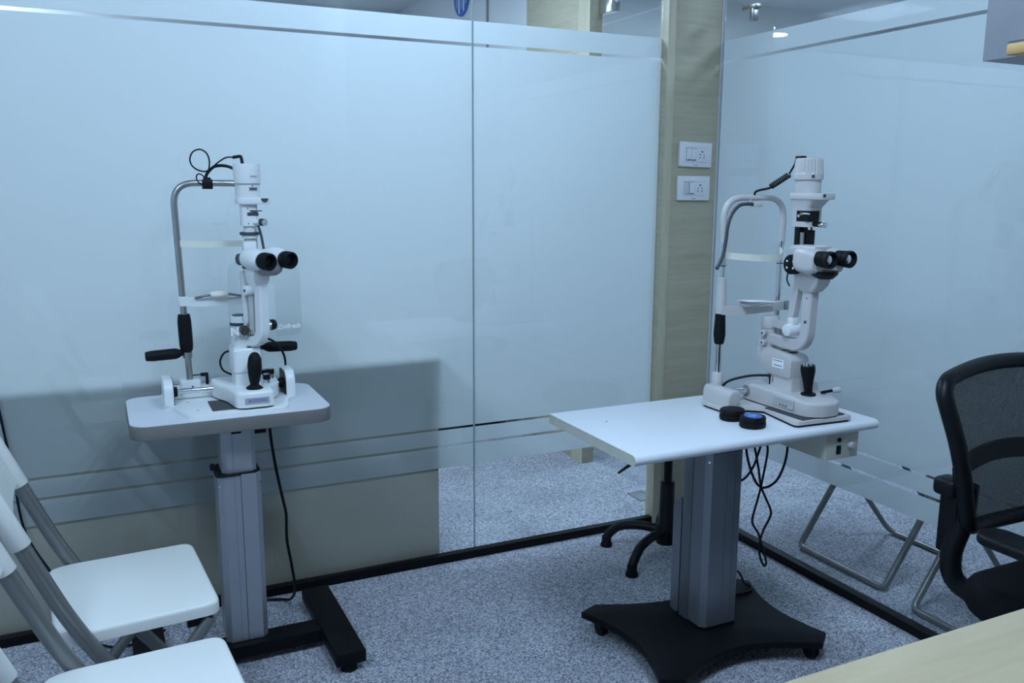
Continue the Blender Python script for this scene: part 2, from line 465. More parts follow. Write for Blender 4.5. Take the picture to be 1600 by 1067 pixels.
MB().box(1.9865, 1.99, 3.40, 3.50, 0, CEIL).build('lipping', 'pillaredge', w)

# oak pillar in the corner
pil = struct(thing('trim_1', (1.98, 2.74, 0)), 'pale olive oak clad corner pillar between the two glass partitions', 'pillar')
MB().box(1.862, 2.095, 2.64, 2.69, 0, CEIL, 0.001).build('cladding', 'pillarwood', pil)
MB().box(1.859, 1.892, 2.6365, 2.64, 0, CEIL, 0.0008).build('lipping', 'pillaredge', pil)

# back glass partition: two panes with frosted film bands on the hall side
def band_list(z0, z1):
    return [(0.330, 0.402), (0.411, 0.463), (0.471, 1.722), (1.732, 1.800)]
wb = struct(thing('wall_back', (0.5, YG, 0)), 'frosted glass partition with clear bands behind the two tables', 'glass wall')
for xa, xb in ((-1.65, 1.1310), (1.1330, 1.862)):
    pane = MB().box(xa, xb, YG, YG + 0.010, 0.004, CEIL, 0.0008, 1).build('glass_panel', 'glass', wb)
    for z0, z1 in band_list(0, 0):
        MB().box(xa, xb, YG + 0.0105, YG + 0.0109, z0, z1).build('frosted_film', 'film', pane)
MB().box(1.1310, 1.1330, YG - 0.0005, YG + 0.0112, 0.004, CEIL).build('silicone_joint', 'joint', wb)
bb = struct(MB().box(-1.65, 1.862, 2.640, 2.669, 0, 0.028, 0.0015).build('baseboard_back', 'channel'), 'black floor channel under the back glass partition', 'floor channel')

wr = struct(thing('wall_right', (XG, 0.5, 0)), 'frosted glass partition with clear bands beside the mesh chair', 'glass wall')
for ya, yb in ((-1.5, 2.637),):
    pane = MB().box(XG, XG + 0.010, ya, yb, 0.004, CEIL, 0.0008, 1).build('glass_panel', 'glass', wr)
    for z0, z1 in band_list(0, 0):
        MB().box(XG + 0.0105, XG + 0.0109, ya + 0.002, yb - 0.002, z0, z1).build('frosted_film', 'film', pane)
MB().box(XG - 0.006, XG + 0.018, 2.46, 2.53, 1.885, 1.90, 0.002).box(XG - 0.006, XG + 0.018, 2.47, 2.49, 1.845, 1.888, 0.003).build('glass_clamp', 'steel', wr)
MB().box(XG - 0.003, XG + 0.012, 2.637, 2.640, 0, CEIL).build('edge_seal', 'switchgrey', wr)
struct(MB().box(2.060, 2.094, -1.5, 2.635, 0, 0.028, 0.0015).build('baseboard_right', 'channel'), 'black floor channel under the right glass partition', 'floor channel')

# side glass of the hall with a clamp and a floor patch
sg = struct(thing('wall_hall_glass', (2.05, 3.1, 0)), 'clear glass side screen in the hall between oak pillar and oak wall', 'glass wall')
MB().box(2.045, 2.055, 2.695, 3.395, 0.01, 1.967, 0.001, 1).build('glass_panel', 'glass', sg)
MB().box(2.045, 2.055, 2.695, 3.395, 1.972, CEIL, 0.001, 1).build('glass_panel', 'glass', sg)
MB().box(2.03, 2.07, 3.29, 3.397, 2.01, 2.12, 0.004).build('glass_clamp', 'chrome', sg)
tag(MB().box(1.955, 2.03, 2.86, 2.96, 0.0, 0.006, 0.001).build('floor_patch_plate', 'steel'), 'small silver door pivot plate on the hall carpet by the oak pillar', 'hinge plate')

# ceiling lamps
def ceiling_lamp(x, y, label, group=None):
    t = thing('ceiling_lamp_offscreen', (x, y, CEIL), label, 'ceiling light', group)
    fr = MB()
    for a in ((-.31, .31, -.31, -.29), (-.31, .31, .29, .31), (-.31, -.29, -.29, .29), (.29, .31, -.29, .29)):
        fr.box(x + a[0], x + a[1], y + a[2], y + a[3], CEIL - 0.02, CEIL, 0.001)
    fr.build('frame', 'switchwhite', t)
    MB().box(x - .29, x + .29, y - .29, y + .29, CEIL - 0.012, CEIL - 0.004).build('diffuser_offscreen', 'lamp', t)
ceiling_lamp(0.75, 0.85, 'square white ceiling lamp above the desk side of the room')
ceiling_lamp(-0.75, 0.75, 'square white ceiling lamp above the white folding chairs')
ceiling_lamp(-0.3, 3.40, 'square ceiling lamp in the hall over the beige low cabinet', 'hall ceiling lamps')
ceiling_lamp(0.95, 3.40, 'square ceiling lamp in the hall over the open carpet', 'hall ceiling lamps')
ceiling_lamp(3.3, 3.6, 'square ceiling lamp at the back of the room beyond the right glass', 'next room ceiling lamps')
ceiling_lamp(3.0, 1.4, 'square ceiling lamp above the chairs beyond the right glass', 'next room ceiling lamps')
for x, y in ((-0.59, 5.54), (-0.86, 5.72)):
    t = thing('downlight_offscreen', (x, y, CEIL), 'small round recessed downlight mirrored in the right glass', 'downlight', 'round hall downlights')
    MB().lathe([(0.10, -0.006), (0.125, -0.006), (0.13, 0.0), (0.10, 0.0), (0.10, -0.006)], (x, y, CEIL), (0, 0, 1), 32).build('bezel', 'switchwhite', t)
    MB().cyl((x, y, CEIL - 0.004), (x, y, CEIL - 0.001), 0.10, seg=32).build('diffuser_offscreen', 'downlight', t)
    area_light('downlight_offscreen', (x, y, CEIL - 0.008), 0.19, 0.19, 20.0, shape='DISK')

# ================================================================== LEFT TABLE
t = thing('instrument_table', (0.295, 2.33, 0), 'small grey-edged table on an aluminium lift column with black H-shaped foot', 'table')
tp = MB().prism(rrect(0.040, 0.540, 2.232, 2.568, 0.045, 8), 0.662, 0.699, 0.003, 2, bev_bottom=True).build('tabletop', 'edgeband', t)
MB().prism(rrect(0.0415, 0.5385, 2.2335, 2.5665, 0.044, 8), 0.6985, 0.7003, 0.0006, 1).build('laminate_surface', 'laminate', tp)
def cham(x0, x1, y0, y1, c): return [(x0 + c, y0), (x1 - c, y0), (x1, y0 + c), (x1, y1 - c), (x1 - c, y1), (x0 + c, y1), (x0, y1 - c), (x0, y0 + c)]
MB().prism(cham(0.256, 0.344, 2.298, 2.39, 0.012), 0.50, 0.662).build('upper_column', 'alu', t)
sl = MB().prism(cham(0.243, 0.353, 2.287, 2.40, 0.014), 0.06, 0.530, 0.001, 1).build('column_sleeve', 'alu', t)
MB().prism(cham(0.2435, 0.3525, 2.2875, 2.3995, 0.014), 0.530, 0.5335).build('sleeve_rim', 'rubber', sl)
MB().box(0.299, 0.3005, 2.2862, 2.2875, 0.062, 0.529).build('seam', 'ink', sl)
MB().box(0.283, 0.2836, 2.2864, 2.2875, 0.062, 0.529).build('seam', 'alu_dark', sl)
for sx in (0.2465, 0.3495):
    MB().cyl((sx, 2.2905, 0.503), (sx + (0.0015 if sx > .3 else -0.0015), 2.2885, 0.503), 0.003, seg=12).build('screw', 'chrome', sl)
MB().box(0.2835, 0.2845, 2.2974, 2.2985, 0.534, 0.64).build('seam', 'alu_dark', t)
s_ = MB().box(0.283, 0.308, 2.293, 2.299, 0.640, 0.659, 0.001).build('switch', 'black', t)
MB().cyl((0.296, 2.2928, 0.650), (0.296, 2.2922, 0.650), 0.0013, seg=8).build('indicator', 'brass', s_)
MB().box(0.226, 0.240, 2.30, 2.32, 0.545, 0.560, 0.003).tube(smooth_path([(0.236, 2.31, 0.55), (0.238, 2.295, 0.537), (0.246, 2.284, 0.532), (0.30, 2.2835, 0.532)]), 0.003, 8).build('rim_clip', 'rubber', t)
MB().box(0.362, 0.424, 2.33, 2.41, 0.634, 0.662, 0.004).box(0.345, 0.38, 2.335, 2.37, 0.622, 0.645, 0.004).build('power_inlet_box', 'black', t)
MB().box(0.05, 0.53, 2.262, 2.332, 0.022, 0.058, 0.003).build('cross_bar', 'blackmetal', t)
for xa, xb in ((0.010, 0.092), (0.492, 0.574)):
    ft = MB().box(xa, xb, 2.10, 2.525, 0.026, 0.062, 0.004).build('foot_bar', 'blackmetal', t)
    for yy in (2.13, 2.495):
        MB().cyl(((xa + xb) / 2, yy, 0), ((xa + xb) / 2, yy, 0.027), 0.022, 0.018, 20).build('levelling_pad', 'rubber', ft)
MB().tube(smooth_path([(0.398, 2.38, 0.64), (0.400, 2.40, 0.60), (0.412, 2.41, 0.50), (0.428, 2.41, 0.40), (0.437, 2.42, 0.35), (0.438, 2.43, 0.27), (0.452, 2.45, 0.18), (0.468, 2.50, 0.08), (0.465, 2.56, 0.02), (0.44, 2.60, 0.006), (0.38, 2.615, 0.006), (0.33, 2.56, 0.006), (0.30, 2.45, 0.02)]), 0.0042, 8).build('power_cord', 'black', t)

# ================================================================== RIGHT TABLE
t = thing('instrument_table', (1.48, 1.83, 0), 'long white table on a silver lift column with black star-shaped wheeled base', 'table')
def edge_profile(y0, y1, z0, z1, r, n=6):
    p = []
    for k in range(n + 1):
        a = -PI / 2 - PI * k / n
        p.append((y0 + r + r * math.cos(a), (z0 + z1) / 2 + (z1 - z0) / 2 * math.sin(a)))
    p += [(y1, z1), (y1, z0)]
    return p
prof = edge_profile(1.582, 2.0, 0.654, 0.680, 0.013)
tp = MB().prism(prof, 1.066, 1.826, 0.0, mat=basis((0, 0, 0), (0, 1, 0), (0, 0, 1), (1, 0, 0))).build('tabletop', 'laminate_w', t)
MB().prism(edge_profile(1.5822, 1.9998, 0.6542, 0.6798, 0.013), 1.0655, 1.067, mat=basis((0, 0, 0), (0, 1, 0), (0, 0, 1), (1, 0, 0))).build('cut_edge', 'creamedge', tp)
MB().cyl((1.165, 1.87, 0.6795), (1.165, 1.87, 0.6803), 0.003, seg=12).build('screw_hole', 'ink', tp)
out = [(1.454, 1.79), (1.552, 1.79), (1.566, 1.804), (1.566, 1.895), (1.552, 1.908), (1.454, 1.908), (1.440, 1.895), (1.440, 1.804)]
sl = MB().prism(out, 0.066, 0.575, 0.001, 1).build('column_sleeve', 'alu_deep', t)
MB().box(1.4378, 1.4405, 1.855, 1.893, 0.07, 0.572, 0.001).build('side_rib', 'alu_dark', sl)
MB().prism([(p[0] + (0.002 if p[0] > 1.5 else -0.002), p[1] + (0.002 if p[1] > 1.85 else -0.002)) for p in out], 0.060, 0.074).build('base_collar', 'blackmetal', sl)
MB().prism(out, 0.575, 0.579).build('sleeve_rim', 'rubber', sl)
MB().box(1.505, 1.5055, 1.7893, 1.7905, 0.076, 0.573).build('seam', 'alu_dark', sl)
MB().box(1.533, 1.5338, 1.7893, 1.7905, 0.076, 0.573).build('seam', 'alu_dark', sl)
MB().cyl((1.4475, 1.7965, 0.552), (1.4455, 1.7945, 0.552), 0.0035, seg=12).build('screw', 'chrome', sl)
MB().prism(cham(1.451, 1.556, 1.80, 1.898, 0.012), 0.55, 0.655).build('upper_column', 'alu_deep', t)
MB().box(1.505, 1.535, 1.794, 1.80, 0.632, 0.645, 0.001).build('control_socket', 'black', t)
MB().prism(round_poly([(1.908, 0.066), (1.908, 0.42), (1.945, 0.39), (1.945, 0.066)], 0.012), 1.445, 1.559, mat=basis((0, 0, 0), (0, 1, 0), (0, 0, 1), (1, 0, 0))).build('rear_cover', 'alu_deep', t)
# concave star base plate
def arc(a, b, sag, n=10):
    a = Vector(a); b = Vector(b); d = b - a; nrm = Vector((-d.y, d.x)).normalized(); o = []
    for k in range(1, n):
        s = k / n; o.append(tuple(a + d * s + nrm * sag * math.sin(PI * s) ** 1.0))
    return o
corners = [((1.195, 1.640), (1.255, 1.615)), ((1.700, 1.600), (1.752, 1.640)), ((1.775, 1.985), (1.735, 2.030)), ((1.255, 2.055), (1.195, 2.030))]
outl = []
for i, (a, b) in enumerate(corners):
    outl += [a, b]
    nx = corners[(i + 1) % 4][0]
    outl += arc(b, nx, (0.075, 0.04, 0.06, 0.05)[i])
bp = MB().prism(outl, 0.046, 0.066, 0.003, 2, bev_bottom=True).build('base_plate', 'blackmetal', t)
for cx, cy in ((1.235, 1.665), (1.705, 1.645), (1.725, 1.975), (1.245, 2.0)):
    cs = MB().cyl((cx, cy, 0.03), (cx, cy, 0.047), 0.012, seg=14).box(cx - .014, cx + .014, cy - .018, cy + .018, 0.026, 0.043, 0.004).build('caster_fork', 'black', bp)
    MB().cyl((cx - 0.013, cy, 0.021), (cx - 0.003, cy, 0.021), 0.021, seg=20, bev=0.003).cyl((cx + 0.003, cy, 0.021), (cx + 0.013, cy, 0.021), 0.021, seg=20, bev=0.003).build('caster_wheel', 'rubber', cs)
# power supply slung under the top
pb = MB().box(1.665, 1.778, 1.602, 1.80, 0.582, 0.654, 0.004).build('power_supply_box', 'psu', t)
MB().box(1.700, 1.716, 1.6005, 1.603, 0.596, 0.620, 0.0008).build('rocker_switch', 'black', pb)
MB().cyl((1.708, 1.6035, 0.635), (1.708, 1.599, 0.635), 0.006, seg=14).build('fuse_cap', 'black', pb)
MB().cyl((1.748, 1.6035, 0.617), (1.748, 1.590, 0.617), 0.011, 0.009, seg=20, bev=0.001).build('dimmer_knob', 'greywhite', pb)
for k in range(5):
    MB().box(1.6635, 1.6655, 1.69 + k * 0.010, 1.694 + k * 0.010, 0.62, 0.64).build('vent_slot', 'midgrey', pb)
def cord(pts, r, parent, name='cord', n=8):
    return MB().tube(smooth_path(pts, n), r, 8).build(name, 'black', parent)
cord([(1.556, 1.80, 0.650), (1.535, 1.765, 0.62), (1.545, 1.755, 0.55), (1.572, 1.75, 0.49), (1.605, 1.75, 0.473), (1.645, 1.75, 0.49), (1.672, 1.752, 0.54), (1.685, 1.76, 0.60), (1.688, 1.77, 0.60)], 0.0035, t)
cord([(1.55, 1.775, 0.655), (1.556, 1.75, 0.60), (1.575, 1.75, 0.535), (1.59, 1.75, 0.475), (1.625, 1.75, 0.41), (1.627, 1.75, 0.385), (1.606, 1.75, 0.35), (1.594, 1.75, 0.31), (1.600, 1.75, 0.27), (1.616, 1.75, 0.243), (1.622, 1.75, 0.255), (1.606, 1.752, 0.30), (1.592, 1.754, 0.34), (1.569, 1.754, 0.375), (1.572, 1.754, 0.405), (1.588, 1.754, 0.46), (1.602, 1.754, 0.53), (1.608, 1.754, 0.58), (1.600, 1.76, 0.610), (1.592, 1.765, 0.585), (1.575, 1.77, 0.53), (1.56, 1.79, 0.49), (1.555, 1.83, 0.475)], 0.0032, t)
cord([(1.566, 1.93, 0.16), (1.62, 1.96, 0.14), (1.69, 1.99, 0.115), (1.735, 1.99, 0.10), (1.735, 1.96, 0.075), (1.745, 1.945, 0.070), (1.73, 1.925, 0.070), (1.68, 1.92, 0.070), (1.60, 1.94, 0.070), (1.567, 1.945, 0.075)], 0.0035, t)

# ================================================================== LEFT SLIT LAMP
t = thing('slit_lamp', (0.30, 2.40, 0.7003), 'white slit lamp with steel tube chin frame, thick black grips and clear breath shield', 'slit lamp')
Z = 0.7003
plate = round_poly([(0.128, 2.53), (0.128, 2.385), (0.148, 2.372), (0.178, 2.262), (0.192, 2.246), (0.405, 2.246), (0.428, 2.262), (0.442, 2.345), (0.474, 2.385), (0.474, 2.53)], [0.008, 0.01, 0.012, 0.03, 0.015, 0.03, 0.03, 0.03, 0.012, 0.008])
pl = MB().prism(plate, Z, Z + 0.011, 0.003, 2).build('base_plate', 'white', t)
for px_, py_ in ((0.205, 2.30), (0.19, 2.40)):
    MB().cyl((px_, py_, Z + 0.0105), (px_, py_, Z + 0.0115), 0.003, seg=10).build('screw', 'midgrey', pl)
MB().prism(rrect(0.238, 0.378, 2.275, 2.385, 0.002, 2), Z + 0.011, Z + 0.0130).build('friction_mat', 'darkgrey', t)
# rear beam with the foot of the chin frame
MB().box(0.16, 0.44, 2.478, 2.522, Z + 0.010, Z + 0.034, 0.003).build('rear_beam', 'white', t)
for fx in (0.207, 0.393):
    fb = MB().box(fx - 0.026, fx + 0.026, 2.474, 2.526, Z + 0.010, Z + 0.052, 0.003).build('post_socket', 'white', t)
    MB().cyl((fx + 0.004, 2.4745, Z + 0.036), (fx + 0.004, 2.473, Z + 0.036), 0.003, seg=10).build('set_screw', 'ink', fb)
# axle and end caps
MB().cyl((0.155, 2.425, Z + 0.037), (0.445, 2.425, Z + 0.037), 0.0075, seg=20).build('axle', 'chrome', t)
cl = round_poly([(2.375, Z + 0.010), (2.375, Z + 0.055), (2.392, Z + 0.078), (2.462, Z + 0.078), (2.468, Z + 0.07), (2.468, Z + 0.010)], [0.002, 0.012, 0.012, 0.006, 0.006, 0.002])
YZ = basis((0, 0, 0), (0, 1, 0), (0, 0, 1), (1, 0, 0))
for xa, xb, inner in ((0.131, 0.155, 0.155), (0.445, 0.470, 0.445)):
    cp = MB().prism(cl, xa, xb, 0.004, 2, mat=YZ, bev_bottom=True).build('rail_end_cap', 'white', t)
    c2 = [(2.38 + (y - 2.375) * 0.92, Z + 0.010 + (z - Z - 0.010) * 0.93) for y, z in cl]
    s = 0.0015 if inner < .3 else -0.0015
    MB().prism(c2, min(inner, inner + s), max(inner, inner + s), mat=YZ).build('inner_cover', 'black', cp)
    MB().cyl((inner, 2.425, Z + 0.037), (inner + s * 8, 2.425, Z + 0.037), 0.016, 0.013, 20).build('dust_boot', 'rubber', cp)
# sled
so = smooth_path([(v[0], v[1], 0) for v in ((0.256, 2.462), (0.256, 2.425), (0.268, 2.385), (0.283, 2.345), (0.291, 2.30), (0.296, 2.268), (0.310, 2.254), (0.345, 2.252), (0.380, 2.254), (0.392, 2.268), (0.395, 2.315), (0.408, 2.345), (0.424, 2.38), (0.428, 2.425), (0.426, 2.462), (0.41, 2.472), (0.34, 2.474), (0.272, 2.472))], 5, True)
sl = MB().prism([(p.x, p.y) for p in so], Z + 0.016, Z + 0.058, 0.010, 4).build('sled', 'white', t)
so2 = [(0.341 + (p.x - 0.341) * 0.96, 2.36 + (p.y - 2.36) * 0.96) for p in so]
MB().prism(so2, Z + 0.0131, Z + 0.016).build('sled_underside', 'black', sl)
lab = MB().box(0.316, 0.377, 2.2505, 2.2525, Z + 0.026, Z + 0.042, 0.0003, 1).build('maker_label', 'labelgrey', sl)
XZ = lambda x, y, z: basis((x, y, z), (1, 0, 0), (0, 0, 1), (0, -1, 0))
text_mesh('A', 0.011, XZ(0.324, 2.2503, Z + 0.0305), 'logo', 'violet', lab, bold=True)
for k in range(2):
    MB().box(0.333, 0.372, 2.2500, 2.2506, Z + 0.0315 + k * 0.0045, Z + 0.0328 + k * 0.0045).build('print_line', 'violet', lab)
# tower housing
tw = [[(x, y, z) for x, y in rrect(0.340 - hw, 0.340 + hw, y0, y1, 0.010, 4)] for z, hw, y0, y1 in ((Z + 0.052, 0.036, 2.335, 2.425), (Z + 0.066, 0.0325, 2.338, 2.425), (Z + 0.09, 0.0325, 2.338, 2.425), (Z + 0.094, 0.036, 2.334, 2.43), (Z + 0.150, 0.036, 2.334, 2.43), (Z + 0.156, 0.033, 2.338, 2.427))]
tw = MB().hull_loft(tw).build('tower_housing', 'white', t)
for k, yy in enumerate((2.352, 2.366)):
    MB().cyl((0.347, yy, Z + 0.1555), (0.347, yy, Z + 0.1568), 0.0065, seg=14).build('screw_plug', 'ink', tw)
# joystick
js = MB().lathe([(0, 0), (0.021, 0), (0.022, 0.004), (0.012, 0.012), (0.008, 0.016), (0, 0.016)], (0.347, 2.290, Z + 0.056), (0.05, 0, 1), 24).build('joystick_boot', 'rubber', t)
MB().lathe([(0, 0), (0.010, 0.0), (0.0135, 0.012), (0.0175, 0.035), (0.0185, 0.055), (0.0165, 0.072), (0.012, 0.082), (0.006, 0.087), (0, 0.088)], (0.347, 2.289, Z + 0.066), (0.05, 0.02, 1), 24).build('joystick_grip', 'rubber', t)
for kx, ky, h in ((0.388, 2.345, 0.012), (0.407, 2.395, 0.016), (0.392, 2.395, 0.016)):
    MB().cyl((kx, ky, Z + 0.055), (kx, ky, Z + 0.055 + h), 0.008, seg=18).build('lock_knob_stem', 'chrome', t)
    kb = MB().cyl((kx, ky, Z + 0.055 + h), (kx, ky, Z + 0.069 + h), 0.010, seg=18, bev=0.001).build('lock_knob', 'black', t)
    MB().cyl((kx, ky, Z + 0.069 + h), (kx, ky, Z + 0.0705 + h), 0.0085, seg=18).build('knob_cap', 'chrome', kb)
# pivot column
AX = Vector((0.330, 2.375))
pc = MB().cyl((AX.x, AX.y, Z + 0.154), (AX.x, AX.y, Z + 0.240), 0.025, seg=28, bev=0.004).build('pivot_column', 'white', t)
MB().cyl((AX.x, AX.y, Z + 0.240), (AX.x, AX.y, Z + 0.2425), 0.019, seg=24).build('column_cap', 'slate', pc)
MB().lathe([(0.0255, 0), (0.0262, 0), (0.0262, 0.008), (0.0255, 0.008)], (AX.x, AX.y, Z + 0.215), (0, 0, 1), 28).build('angle_ring', 'slate', pc)
kn = MB().cyl((0.334, 2.352, Z + 0.205), (0.336, 2.335, Z + 0.205), 0.012, 0.013, seg=22, bev=0.002).build('centring_knob', 'slate', t)
MB().lathe([(0.006, 0), (0.013, 0), (0.013, 0.002), (0.006, 0.002), (0.006, 0)], (0.336, 2.335, Z + 0.205), (0.05, -1, 0), 22).build('knob_ring', 'chrome', kn)
MB().box(0.338, 0.365, 2.35, 2.38, Z + 0.190, Z + 0.202, 0.002).build('arm_clamp', 'midgrey', t)
# doctor-side direction of the microscope: turned to the right of the camera
ang = math.radians(27)
D = Vector((math.sin(ang), -math.cos(ang), 0))      # towards the eyepieces
S_ = Vector((math.cos(ang), math.sin(ang), 0))      # towards the right-hand eyepiece
A3 = Vector((0.336, 2.385, 0))
def at(f, s, z): return A3 + D * f + S_ * s + Vector((0, 0, z))
armpts = fillet([at(-0.012, 0.005, Z + 0.173), at(0.082, 0.005, Z + 0.173), at(0.086, 0.004, Z + 0.325)], 0.042, 8)
w_, h_ = 0.0135, 0.014
sec = [(w_ * .8, -h_), (w_, -h_ * .8), (w_, h_ * .8), (w_ * .8, h_), (-w_ * .8, h_), (-w_, h_ * .8), (-w_, -h_ * .8), (-w_ * .8, -h_)]
def sweep_arm(pts, sec, side):
    m = MB(); n = len(pts); k = len(sec); verts = []; faces = []
    for i in range(n):
        tg = (pts[min(i + 1, n - 1)] - pts[max(i - 1, 0)]).normalized()
        sd = Vector(side).normalized(); u = tg.cross(sd)
        for a, b in sec: verts.append(pts[i] + sd * a + u * b)
    for i in range(n - 1):
        for j in range(k): faces.append((i * k + j, i * k + (j + 1) % k, (i + 1) * k + (j + 1) % k, (i + 1) * k + j))
    faces.append(tuple(range(k))[::-1]); faces.append(tuple(range((n - 1) * k, n * k)))
    m._add(verts, faces); return m
sweep_arm(armpts, sec, S_).build('microscope_arm', 'white', t)
# illumination arm
ia = fillet([at(0.0, -0.004, Z + 0.222), at(0.046, -0.010, Z + 0.222), at(0.040, -0.012, Z + 0.32), at(0.030, -0.006, Z + 0.36)], 0.016, 6)
sec2 = [(0.009, -0.008), (0.009, 0.008), (-0.009, 0.008), (-0.009, -0.008)]
sweep_arm(ia, sec2, S_).build('illumination_arm', 'white', t)
MB().box(-0.012, 0.012, -0.004, 0.004, -0.05, 0.05, 0.001, mat=basis(at(0.062, -0.006, Z + 0.262), S_, -D, (0, 0, 1))).build('arm_scale_plate', 'greywhite', t)
hk = MB().cyl(at(0.062, -0.030, Z + 0.312), at(0.062, 0.030, Z + 0.312), 0.0125, seg=24, bev=0.002).build('tilt_hinge', 'white', t)
MB().cyl(at(0.062, -0.0305, Z + 0.312), at(0.062, -0.030, Z + 0.312), 0.004, seg=12).build('hinge_screw', 'ink', hk)
kk = MB().cyl(at(0.055, 0.020, Z + 0.212), at(0.055, 0.040, Z + 0.212), 0.015, seg=24, bev=0.002).build('slit_width_knob', 'white', t)
MB().cyl(at(0.055, 0.040, Z + 0.212), at(0.055, 0.046, Z + 0.212), 0.0135, seg=24).build('knob_ring', 'chrome', kk)
MB().cyl(at(0.055, 0.046, Z + 0.212), at(0.055, 0.064, Z + 0.212), 0.0145, seg=24, bev=0.003).build('knob_grip', 'black', kk)
# microscope head
A3 = Vector((0.360, 2.383, 0))
mz = Z + 0.392
nk = [[at(0.058 + dx, s - 0.014, z) for dx, s in rrect(-a, a, -b, b, 0.006, 3)] for z, a, b in ((mz - 0.080, 0.013, 0.013), (mz - 0.055, 0.018, 0.026), (mz - 0.035, 0.020, 0.028), (mz - 0.018, 0.020, 0.026))]
MB().hull_loft(nk).build('microscope_neck', 'white', t)
MB().lathe([(0, 0), (0.020, 0.002), (0.032, 0.010), (0.036, 0.020), (0.034, 0.030), (0, 0.030)], at(0.080, 0.006, mz - 0.044), (0, 0, 1), 28).build('saddle', 'midgrey', t)
hb = [[at(f, s, mz + dz) for s, dz in rrect(-a, a, -b, b, 0.012, 4)] for f, a, b in ((0.022, 0.026, 0.018), (0.030, 0.034, 0.024), (0.07, 0.036, 0.025), (0.082, 0.034, 0.022))]
MB().hull_loft(hb).build('microscope_body', 'white', t)
MB().box(-0.012, 0.012, -0.006, 0.006, -0.022, 0.022, 0.005, mat=basis(at(0.040, -0.036, mz - 0.004), D, S_, (0, 0, 1))).build('side_cover', 'slate', t)
MB().cyl(at(0.034, -0.036, mz), at(0.034, -0.054, mz), 0.016, 0.015, seg=24, bev=0.003).build('magnification_drum', 'slate', t)
for sgn in (-1, 1):
    c = 0.0335 * sgn
    dirv = (D + Vector((0, 0, -0.06))).normalized()
    o = at(0.045, c, mz + 0.003)
    br = MB().lathe([(0, -0.016), (0.016, -0.012), (0.024, -0.002), (0.0275, 0.014), (0.0285, 0.03), (0.027, 0.044), (0.024, 0.054), (0.021, 0.060), (0, 0.060)], o, dirv, 32).build('eyepiece_barrel', 'white', t)
    e0 = o + dirv * 0.058
    ec = MB().lathe([(0, 0), (0.0185, 0), (0.0190, 0.004), (0.0215, 0.007), (0.0225, 0.012), (0.0225, 0.034), (0.0205, 0.037), (0.0175, 0.037), (0.0155, 0.028), (0.0150, 0.022), (0, 0.022)], e0, dirv, 32).build('eyepiece', 'rubber', br)
    MB().lathe([(0.0148, 0.0222), (0.010, 0.0245), (0, 0.0255)], e0, dirv, 24).build('lens', 'glassdark' if 'glassdark' in M else 'black', ec)
# illumination tower
LX, LY = 0.366, 2.372
lc = lambda z: (LX, LY, Z + z)
MB().cyl(lc(0.355), lc(0.408), 0.017, seg=28).box(LX - .020, LX + .014, LY - .018, LY + .018, Z + 0.400, Z + 0.436, 0.003).build('prism_holder', 'white', t)
MB().box(LX - .020, LX + .006, LY - .0185, LY + .018, Z + 0.404, Z + 0.4085, 0.0005).build('prism_holder_shim', 'slate', t)
MB().cyl(lc(0.418), lc(0.445), 0.015, seg=28).build('lens_tube', 'greywhite', t)
MB().cyl(lc(0.452), lc(0.460), 0.0255, seg=32, bev=0.001).build('aperture_wheel', 'slate', t)
MB().cyl(lc(0.444), lc(0.453), 0.021, seg=28).cyl(lc(0.459), lc(0.476), 0.016, seg=28).build('lens_collar', 'white', t)
st = MB().hull_loft([[(LX + x, LY + y, Z + z) for x, y in rrect(-0.021, 0.021, -0.021, 0.021, 0.009, 5)] for z in (0.476, 0.532)]).build('slit_mechanism_housing', 'white', t)
MB().box(LX - 0.007, LX + 0.0215, LY - 0.0222, LY + 0.006, Z + 0.5025, Z + 0.511, 0.0008).build('filter_slot', 'ink', st)
MB().box(LX + 0.000, LX + 0.030, LY - 0.028, LY - 0.020, Z + 0.514, Z + 0.5165, 0.0008).build('filter_lever', 'black', st)
for zz in (0.521, 0.482):
    MB().cyl((LX - 0.005, LY - 0.0205, Z + zz), (LX - 0.005, LY - 0.0216, Z + zz), 0.0017, seg=8).build('screw', 'ink', st)
MB().cyl((LX + 0.010, LY - 0.020, Z + 0.486), (LX + 0.024, LY - 0.030, Z + 0.486), 0.006, seg=16).build('slit_knob_stem', 'white', st)
kb = MB().cyl((LX + 0.024, LY - 0.030, Z + 0.486), (LX + 0.0305, LY - 0.036, Z + 0.486), 0.0095, seg=22).build('slit_knob', 'slate', t)
MB().cyl((LX + 0.0305, LY - 0.036, Z + 0.486), (LX + 0.0365, LY - 0.0415, Z + 0.486), 0.0092, seg=22, bev=0.0015).build('knob_face', 'chrome', kb)
fl = round_poly([(LX - 0.032, LY - 0.030), (LX + 0.020, LY - 0.034), (LX + 0.052, LY - 0.030), (LX + 0.054, LY - 0.002), (LX + 0.020, LY + 0.030), (LX - 0.032, LY + 0.030)], [0.02, 0.012, 0.006, 0.01, 0.02, 0.02])
fl = MB().prism(fl, Z + 0.532, Z + 0.5485, 0.0015, 2, bev_bottom=True).build('lamp_flange', 'white', t)
MB().prism([(0.0095 * math.cos(PI + PI * k / 12), 0.0105 * math.sin(PI + PI * k / 12)) for k in range(13)], 0.0, 0.0015, mat=basis((LX + 0.037, LY - 0.0318, Z + 0.5475), (1, 0.1, 0), (0, 0, 1), (0.1, -1, 0))).build('flange_thumbwheel', 'ink', fl)
lh = MB().lathe([(0, 0), (0.0315, 0), (0.0315, 0.036), (0.0335, 0.0365), (0.0338, 0.040), (0.0345, 0.083), (0.0335, 0.0865), (0, 0.0875)], lc(0.5485), (0, 0, 1), 40).build('lamp_housing', 'white', t)
